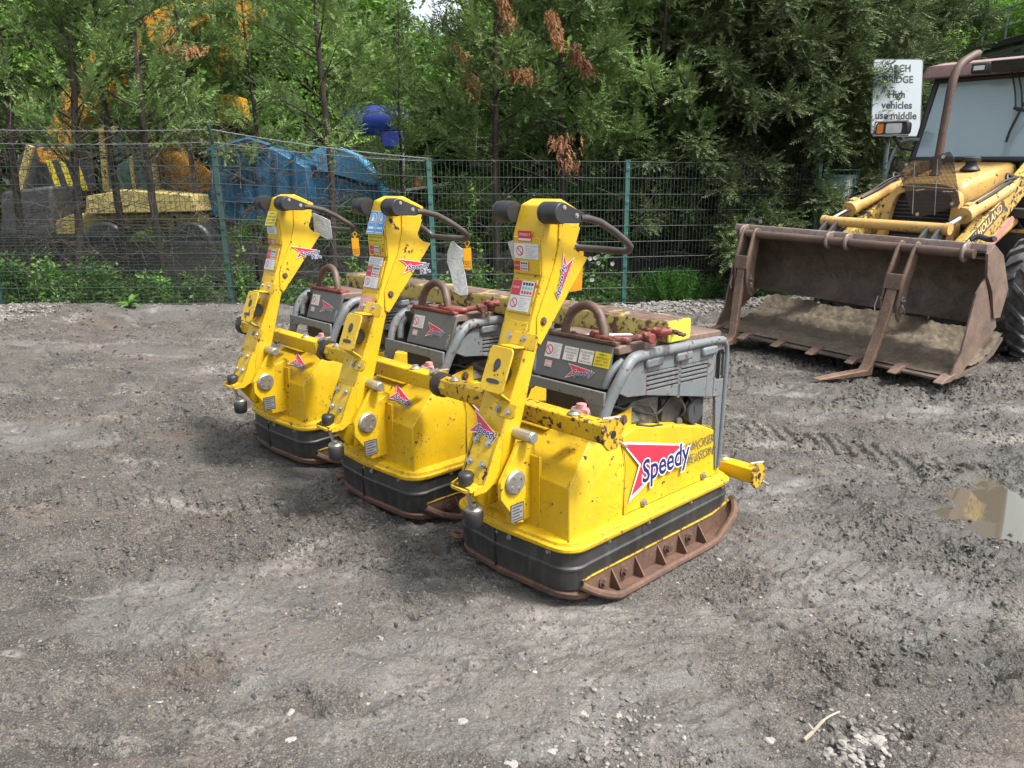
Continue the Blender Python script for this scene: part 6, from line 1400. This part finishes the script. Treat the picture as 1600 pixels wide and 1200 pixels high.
def build_trees():
    cv=[conifer_variant(11,6.4,1.60,1.1,56,38),conifer_variant(12,6.8,1.8,1.0,50,38,up=.7),conifer_variant(13,6.0,1.5,1.15,56,38,up=.45,droop=.12)]
    cs=[conifer_variant(14,6.4,1.4,1.0,54,25),conifer_variant(15,6.6,1.5,1.0,54,25,up=.55)]
    dv=[conifer_variant(21,6.2,.75,1.75,120,60,up=.25,droop=.30,fl=.30),conifer_variant(22,6.5,.9,1.6,115,60,up=.3,droop=.22,fl=.30)]
    def at(px,back):   # point on the ground behind the fence in the direction of image column px
        t=(px-800)/1200./_cp*1.0; y=(9.6+back)/(1-.27*t); return t*y,y
    L=[(-110,1.3,0,1.0,'open grey-green conifer rising left of the picture edge'),
       (62,1.5,1,.98,'thin conifer farthest left in the picture with foliage over the excavator'),
       (140,1.0,0,1.0,'conifer whose leaning trunk crosses the excavator cab'),
       (222,1.5,2,1.0,'bushy conifer between the excavator cab and the pale dumper bonnet'),
       (278,1.0,1,1.02,'conifer with bare lower trunk right of the excavator boom'),
       (338,4.8,0,.95,'conifer standing directly behind the leaning left fence post'),
       (432,5.0,2,.85,'shorter conifer over the blue hopper'),
       (534,1.3,1,.93,'wide airy conifer behind the middle compactor head, blue tank at its side'),
       (640,3.6,0,.60,'small conifer left of the teal fence post'),
       (776,1.3,0,1.04,'conifer with hanging brown dead spray on its left side'),
       (877,1.4,2,1.02,'conifer with two brown dead tips behind the nearest compactor head'),
       (955,1.9,1,1.05,'conifer with dark forked trunk right of the nearest compactor head'),
       (1012,1.3,0,1.0,'conifer behind the teal post that stands beside the nearest handle')]
    for i,(px,bk,v,s,lab) in enumerate(L):
        x,y=at(px,bk); t,b,w_,f=cv[v] if i not in (1,2,3,4) else cs[i%2]
        r=place_tree('conifer_tree',[('trunk',t),('branches',b),('dead_twigs',w_),('crown',f)],(x,y,float(gh_smooth(x,y))-.05),i*1.9,(s,s,s*(1+.04*(i%3))),lab,'conifer','conifers in a row behind the fence')
        if i==2: r.rotation_euler=(0,R(-5),3.8)
        if i in (1,2,3,4): r.scale=(.9,.9,s)
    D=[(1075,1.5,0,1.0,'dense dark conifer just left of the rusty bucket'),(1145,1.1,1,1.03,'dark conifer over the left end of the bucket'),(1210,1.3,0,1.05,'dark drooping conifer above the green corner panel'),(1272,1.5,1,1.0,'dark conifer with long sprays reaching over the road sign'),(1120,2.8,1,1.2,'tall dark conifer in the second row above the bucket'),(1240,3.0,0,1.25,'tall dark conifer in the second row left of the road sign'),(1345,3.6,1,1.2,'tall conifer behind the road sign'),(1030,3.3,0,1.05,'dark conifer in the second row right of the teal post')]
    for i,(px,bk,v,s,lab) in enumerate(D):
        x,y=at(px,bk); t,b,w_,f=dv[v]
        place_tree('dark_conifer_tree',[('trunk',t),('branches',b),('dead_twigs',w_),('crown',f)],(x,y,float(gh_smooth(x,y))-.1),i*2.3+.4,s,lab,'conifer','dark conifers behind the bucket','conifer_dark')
    # dead brown sprays, children-like things hung in the crowns
    rs=np.random.RandomState(9)
    for (px,py,hh,d_,wd,lab) in [(728,105,80,9.55,.05,'long brown dead spray hanging above the middle compactor handle'),(868,40,55,9.5,.04,'upright brown dead tip at the top right of centre'),(905,85,45,9.5,.05,'brown dead spray drooping to the right near the top'),(812,112,14,9.5,.09,'small brown dead tuft left of the forked trunk'),(885,235,55,9.5,.07,'brown dead clump hanging just above the fence'),(790,12,55,9.5,.05,'brown dead spray at the top edge above centre'),(285,72,12,8.6,.14,'faded brown spray in front of the excavator boom')]:
        c=atd(px,py,d_); H=hh/1200*d_; n=85; P=np.array(c)+np.stack([rs.normal(0,wd,n),rs.normal(0,.06,n),rs.uniform(-H/2,H/2,n)],1); P[:,0]+=(P[:,2]-c.z)*(-.35 if px!=905 else -.9)
        V=fronds(P,np.stack([rs.normal(0,.4,n),rs.normal(0,.4,n),-np.ones(n)],1),rs.uniform(.08,.16,n),rs,6,.006)-np.array(c)
        obj('dead_spray',npmesh('dead_spray',V,quads(V),[M['dead']]),label=lab,cat='dead branch',group='brown dead sprays in the conifers').location=c
    # broadleaf trees behind
    bv=[broad_variant(31,7.5,2.5,110,34000,.062),broad_variant(32,6.5,2.2,95,30000,.058),broad_variant(33,8.,2.7,120,34000,.070,'broad_deep')]
    T=[(-12,16,0,1.15,'broad green tree at the far left beyond the machines'),(-9.2,19,2,1.15,'leafy tree behind the excavator boom'),(-6.2,18,1,1.25,'bright leafy tree behind the orange dipper stick'),(-5.0,20,0,1.1,'bright leafy tree between the dipper stick and the airy conifer'),(-4.0,17.2,1,.80,'light green tree behind the blue tank'),(-2.1,22,2,.66,'rounded tree under the patch of open sky'),(.15,20,0,.84,'sunlit bright green tree right of the open sky'),(1.2,18,1,1.2,'leafy tree behind the conifer with dead tips'),(3.4,19,2,1.2,'deep green tree behind the dark conifers'),(6.0,20,2,1.2,'deep green tree beyond the second row of conifers'),(6.9,18.5,0,1.05,'leafy tree behind the road sign'),(16.5,25,1,1.5,'leafy tree rising behind the brick abutment'),(-15,20,2,1.2,'deep green tree beyond the left edge'),(-7.6,24,0,1.5,'tall pale tree far behind the excavator'),(2.3,25,1,1.6,'tall tree far behind the centre conifers')]
    for i,(x,y,v,s,lab) in enumerate(T):
        t,f=bv[v]; place_tree('broadleaf_tree',[('trunk',t),('crown',f)],(x,y,float(gh_smooth(x,y))-.2),i*1.3,s,lab,'tree','broadleaf trees beyond the yard')
    # understorey bushes behind the barrier
    U=[(-8.6,11.0,.5),(-5.3,10.9,.42),(-3.7,11.4,.5),(-2.0,11.9,.75),(-.6,12.2,.9),(.9,12.4,1.),(2.4,12.6,.95),(3.9,12.8,1.),(5.6,13.4,1.1)]
    UL=['left of the dumper','behind the dumper bonnet','under the blue hopper','under the pale blue engine cover','behind the middle compactor handle','behind the nearest drawbar head','behind the daisies','left of the bucket','behind the rusty bucket']
    uv=[broad_variant(41,2.0,.95,46,9000,.035,'broad'),broad_variant(42,1.8,1.05,42,8500,.040,'broad_deep')]
    for i,(x,y,s) in enumerate(U):
        t,f=uv[i%2]; place_tree('bush',[('stems',t),('crown',f)],(x,y,float(gh_smooth(x,y))-.1),i*1.1,s,'leafy green bush '+UL[i],'bush','bushes behind the fence')
def leafplant(name,lab,cat,base,n,h,spread,ls,m,seed,group=None,climb=None):
    rs=np.random.RandomState(seed); g=G(); P=[];U=[]
    r=empty(name,base,label=lab,cat=cat,group=group)
    for k in range(n):
        a=rs.uniform(0,6.283); top=np.array([spread*rs.uniform(.1,1)*math.cos(a),spread*.35*math.sin(a)*rs.uniform(.2,1),h*rs.uniform(.45,1.)]); 
        root_=np.array([top[0]*.35,top[1]*.3,0]); mid=(root_+top)/2+np.array([0,0,h*.12]); pts=[Vector(root_),Vector(mid),Vector(top)]; pts=smooth_path(pts,4); g.tube(pts,[.004]*4+[.003]*3+[.002]*2,4,caps=False)
        for q in pts[2:]:
            for j in range(6):
                d=rs.normal(0,1,3)*[1,.7,.45]; d/=np.linalg.norm(d); P.append(np.array(q)+d*rs.uniform(.01,.07)); U.append(d)
    P=np.array(P);U=unit(np.array(U)); nn=len(P); V_=unit(np.cross(U,np.array([0,0,1.])+rs.normal(0,.4,(nn,3)))); l=ls*rs.uniform(.6,1.25,(nn,1))
    V=np.stack([P,P+U*l*.8+V_*l*.5,P+U*l*1.8,P+U*l*.8-V_*l*.5],1).reshape(-1,3)
    g.build('stems',M['weed'],r,smooth=0); obj('leaves',npmesh('leaves',V,quads(V),[M[m]]),r); return r
def build_plants():
    def fb(px,dy=0): 
        b=fbase(px); y=b.y+dy; return Vector((b.x*y/b.y,y,float(gh_smooth(b.x,y))))
    W=[(15,.25,7,.62,.30,.040,'rounded-leaf shrub at the bottom left of the fence'),(50,.25,8,.60,.35,.042,'bright leafy shrub spreading behind the left fence panel'),(105,.3,6,.62,.28,.034,'feathery green shoot between the left shrubs'),(165,.3,7,.60,.30,.034,'bright feathery weed below the dumper'),(262,.35,6,.40,.32,.035,'spiky green weed below the third trunk'),(325,.3,4,.38,.22,.030,'low weed left of the leaning fence post'),(385,.3,8,.50,.4,.034,'green weed right of the leaning fence post'),(560,.5,8,.55,.5,.034,'nettle clump behind the farthest compactor hood'),(705,.35,9,.50,.55,.034,'leafy weeds between the middle and nearest compactors'),(760,.35,9,.50,.5,.034,'broad weed patch right of the teal post'),(900,.4,9,.66,.45,.034,'weed clump under the daisies'),(950,.3,6,.40,.25,.030,'low weeds at the foot of the right teal post')]
    for i,(px,dy,n,h,s,ls,lab) in enumerate(W): leafplant('weed_plant',lab,'weed',fb(px,dy),n,h,s,ls,'weed',60+i,'weeds along the fence')
    # climbing vines
    for i,(px,h,lab) in enumerate([(66,.55,'thin pale vine climbing the left panel'),(90,.5,'second thin vine beside the pale vine at left'),(378,.75,'yellow-green vine beside the leaning fence post'),(455,.9,'leafy vine climbing left of the farthest compactor'),(738,1.55,'tall narrow vine climbing the fence left of the nearest compactor'),(748,.8,'short vine at the foot of the tall narrow vine')]):
        rs=np.random.RandomState(80+i); b=fb(px,-.03); r=empty('climbing_vine',b,label=lab,cat='vine',group='vines on the fence'); n=int(h*34); P=np.stack([.03*np.sin(np.linspace(0,9,n))+rs.normal(0,.012,n),rs.normal(0,.015,n),np.linspace(.02,h,n)],1)
        g=G(); g.tube([tuple(p) for p in P],.003,4,caps=False); g.build('stem',M['weed'],r)
        n2=n*3; Q=np.repeat(P,3,0)+rs.normal(0,.015,(n2,3)); U=unit(rs.normal(0,1,(n2,3))*[1,.5,.5]); V_=unit(np.cross(U,rs.normal(0,.4,(n2,3))+[0,1,0])); l=.026*rs.uniform(.6,1.3,(n2,1)); V=np.stack([Q,Q+U*l*.8+V_*l*.55,Q+U*l*1.8,Q+U*l*.8-V_*l*.55],1).reshape(-1,3)
        obj('leaves',npmesh('leaves',V,quads(V),[M['ivy']]),r)
    # dock plant in front of the fence
    p=atz(203,487,.22); b=fb(203,-.28); r=empty('dock_plant',b,label='bright green broad-leaved dock plant in front of the left fence panel',cat='weed'); rs=random.Random(4); g=G()
    for k in range(20):
        a=k*2.4; L_=rs.uniform(.12,.22); el=rs.uniform(.35,1.2); d=Vector((math.cos(a)*math.cos(el),math.sin(a)*math.cos(el),math.sin(el))); s=d.cross(Vector((0,0,1))).normalized(); q=[]
        for t_,w_ in ((0,.004),(.3,.018),(.6,.024),(.85,.014),(1,.001)):
            c=d*L_*t_+Vector((0,0,-.07*t_*t_)); q.append((c-s*w_,c+s*w_))
        i=g.v(*[x+b for a_ in q for x in a_]); 
        for j in range(4): g.f((i+2*j,i+2*j+1,i+2*j+3,i+2*j+2))
    g.off=Vector(b); g.build('leaves',M['weed'],r,smooth=0)
    # horsetail
    b=fb(1050,-.12); r=empty('horsetail_clump',b,label='fine feathery bright green horsetail clump by the stones left of the bucket',cat='plant'); rs=np.random.RandomState(6); n=420
    P=np.stack([rs.normal(0,.16,n),rs.normal(0,.08,n),rs.uniform(.0,.10,n)],1); D=np.stack([P[:,0]*1.6+rs.normal(0,.25,n),rs.normal(0,.2,n),np.ones(n)],1); V=fronds(P,D,rs.uniform(.18,.42,n),rs,7,.004,.30); obj('fronds',npmesh('fronds',V,quads(V),[M['horsetail']]),r)
    # daisies
    for i,(px,py) in enumerate(((922,404),(930,403),(935,411),(957,412),(925,437),(948,401))):
        d_=1/(.1210-2.36e-5*px)+.12; p=atd(px,py,d_); b=Vector((p.x,p.y,float(gh_smooth(p.x,p.y)))); r=empty('ox_eye_daisy',b,label='white daisy flower on a thin stem behind the fence by the right teal post',cat='flower',group='white daisies behind the fence')
        g=G(b); g.tube([b,p],.003,4); g.build('stem',M['weed'],r)
        g=G(b)
        for k in range(12):
            a=k*.5236; e=Vector((math.cos(a),-.25,math.sin(a))); s=Vector((-math.sin(a),0,math.cos(a)))*.006; i0=g.v(p+e*.006-s,p+e*.006+s,p+e*.028+s,p+e*.028-s); g.f(range(i0,i0+4))
        g.build('petals',M['petal'],r,smooth=0); g=G(b); g.lathe([(0,-.01),(.008,-.008),(0,-.004)],p,'y',8); g.build('flower_centre',M['petal_core'],r)
    # ivy tangle / ground cover behind the fence : past counting
    rs=np.random.RandomState(15); n=52000; x=rs.uniform(-9,7.5,n); dd=rs.gamma(2.2,.28,n)+.12; y=9.6+.27*x+dd; pt=fbm(x*1.4+5,y*1.4,3); keep=(pt>.47)|(rs.rand(n)<.15); x,y,dd,pt=x[keep],y[keep],dd[keep],pt[keep]; n=len(x); hmax=.08+.75*(pt-.35)*np.minimum(1,dd*1.4); z=gh_smooth(x,y)+rs.rand(n)**1.3*hmax
    P=np.stack([x,y,z],1); U=unit(rs.normal(0,1,(n,3))*[1,1,.5]); V_=unit(np.cross(U,rs.normal(0,1,(n,3)))); l=.030*rs.uniform(.5,1.3,(n,1)); V=np.stack([P,P+U*l+V_*l*.55,P+U*l*2,P+U*l-V_*l*.55],1).reshape(-1,3)
    obj('ground_cover',npmesh('ground_cover',V,quads(V),[M['ivy']]),kind='stuff',label='tangle of ivy and weeds covering the ground behind the fence',cat='undergrowth')
    # twig thicket : past counting
    g=G(); rr=random.Random(8)
    for k in range(3800):
        x=rr.uniform(-8,6.5) if k%3==0 else (rr.uniform(-8,-2.2) if k%3==1 else rr.uniform(2.6,6.2)); y=9.6+.27*x+rr.uniform(.15,1.8); z=float(gh_smooth(x,y))+rr.uniform(.1,2.0); d=Vector((rr.gauss(0,1),rr.gauss(0,.6),rr.gauss(.1,.6))).normalized(); L_=rr.uniform(.2,.7); p=Vector((x,y,z)); q=p+d*L_*.5; d2=(d+Vector((rr.gauss(0,.35),rr.gauss(0,.3),rr.gauss(0,.35)))).normalized()
        g.tube([p,q,q+d2*L_*.5],[.0038,.0026,.001],3,caps=False)
        if k%2: d3=(d+Vector((rr.gauss(0,.8),rr.gauss(0,.8),rr.gauss(0,.8)))).normalized(); g.tube([q,q+d3*L_*.4],[.0025,.001],3,caps=False)
    g.build('twig_thicket',M['twig'],smooth=0,kind='stuff',label='grey-brown dead twigs tangled between the trunks behind the fence',cat='undergrowth')
    # far wooded bank : reads as one mass
    n=90000; rs=np.random.RandomState(19); th=np.radians(rs.uniform(-48,48,n)); rad=rs.uniform(27,31,n); top=7.6+1.6*fbm(th*9,th*0+3,3)-2.6*np.exp(-((np.degrees(th)+5.2)/3.8)**2)
    z=rs.rand(n)*top; P=np.stack([rad*np.sin(th),rad*np.cos(th),z],1); U=unit(rs.normal(0,1,(n,3))); V_=unit(np.cross(U,rs.normal(0,1,(n,3)))); l=.17*rs.uniform(.6,1.4,(n,1)); V=np.stack([P-U*l,P+V_*l*.6,P+U*l,P-V_*l*.6],1).reshape(-1,3)
    obj('distant_wood',npmesh('distant_wood',V,quads(V),[M['broad_deep']]),kind='stuff',label='far green wooded bank closing the view behind everything',cat='woodland')

# ---------------------------------------------------------------- assemble
build_ground(); build_stones()
compactor(O1,YAW,1,'nearest yellow plate compactor with large red and blue side logo and chipped transport beam')
compactor(O2,YAW,2,'middle yellow plate compactor with two blue ear and eye protection stickers on its drawbar head')
compactor(O3,YAW,3,'farthest yellow plate compactor with its yellow sticker at the top of the drawbar')
build_loose(); build_loader(); build_fence(); build_sign()
wa,wb,wn,wt_=build_wall()
build_far(); build_trees(); build_plants()
# ivy bank on top of the abutment
rs=np.random.RandomState(44); n=16000; t_=rs.rand(n)*1.6-.15; P=np.stack([wa.x+(wb.x-wa.x)*t_,wa.y+(wb.y-wa.y)*t_,np.full(n,wt_)],1)+np.array(wn)[None]*rs.uniform(.8,2.4,n)[:,None]; P[:,2]+=rs.rand(n)**1.6*1.5
U=unit(rs.normal(0,1,(n,3))); V_=unit(np.cross(U,rs.normal(0,1,(n,3)))); l=.07*rs.uniform(.6,1.3,(n,1)); V=np.stack([P-U*l,P+V_*l*.6,P+U*l,P-V_*l*.6],1).reshape(-1,3)
obj('bank_vegetation',npmesh('bank_vegetation',V,quads(V),[M['broad']]),kind='stuff',label='green scrub growing above the brick abutment',cat='undergrowth')
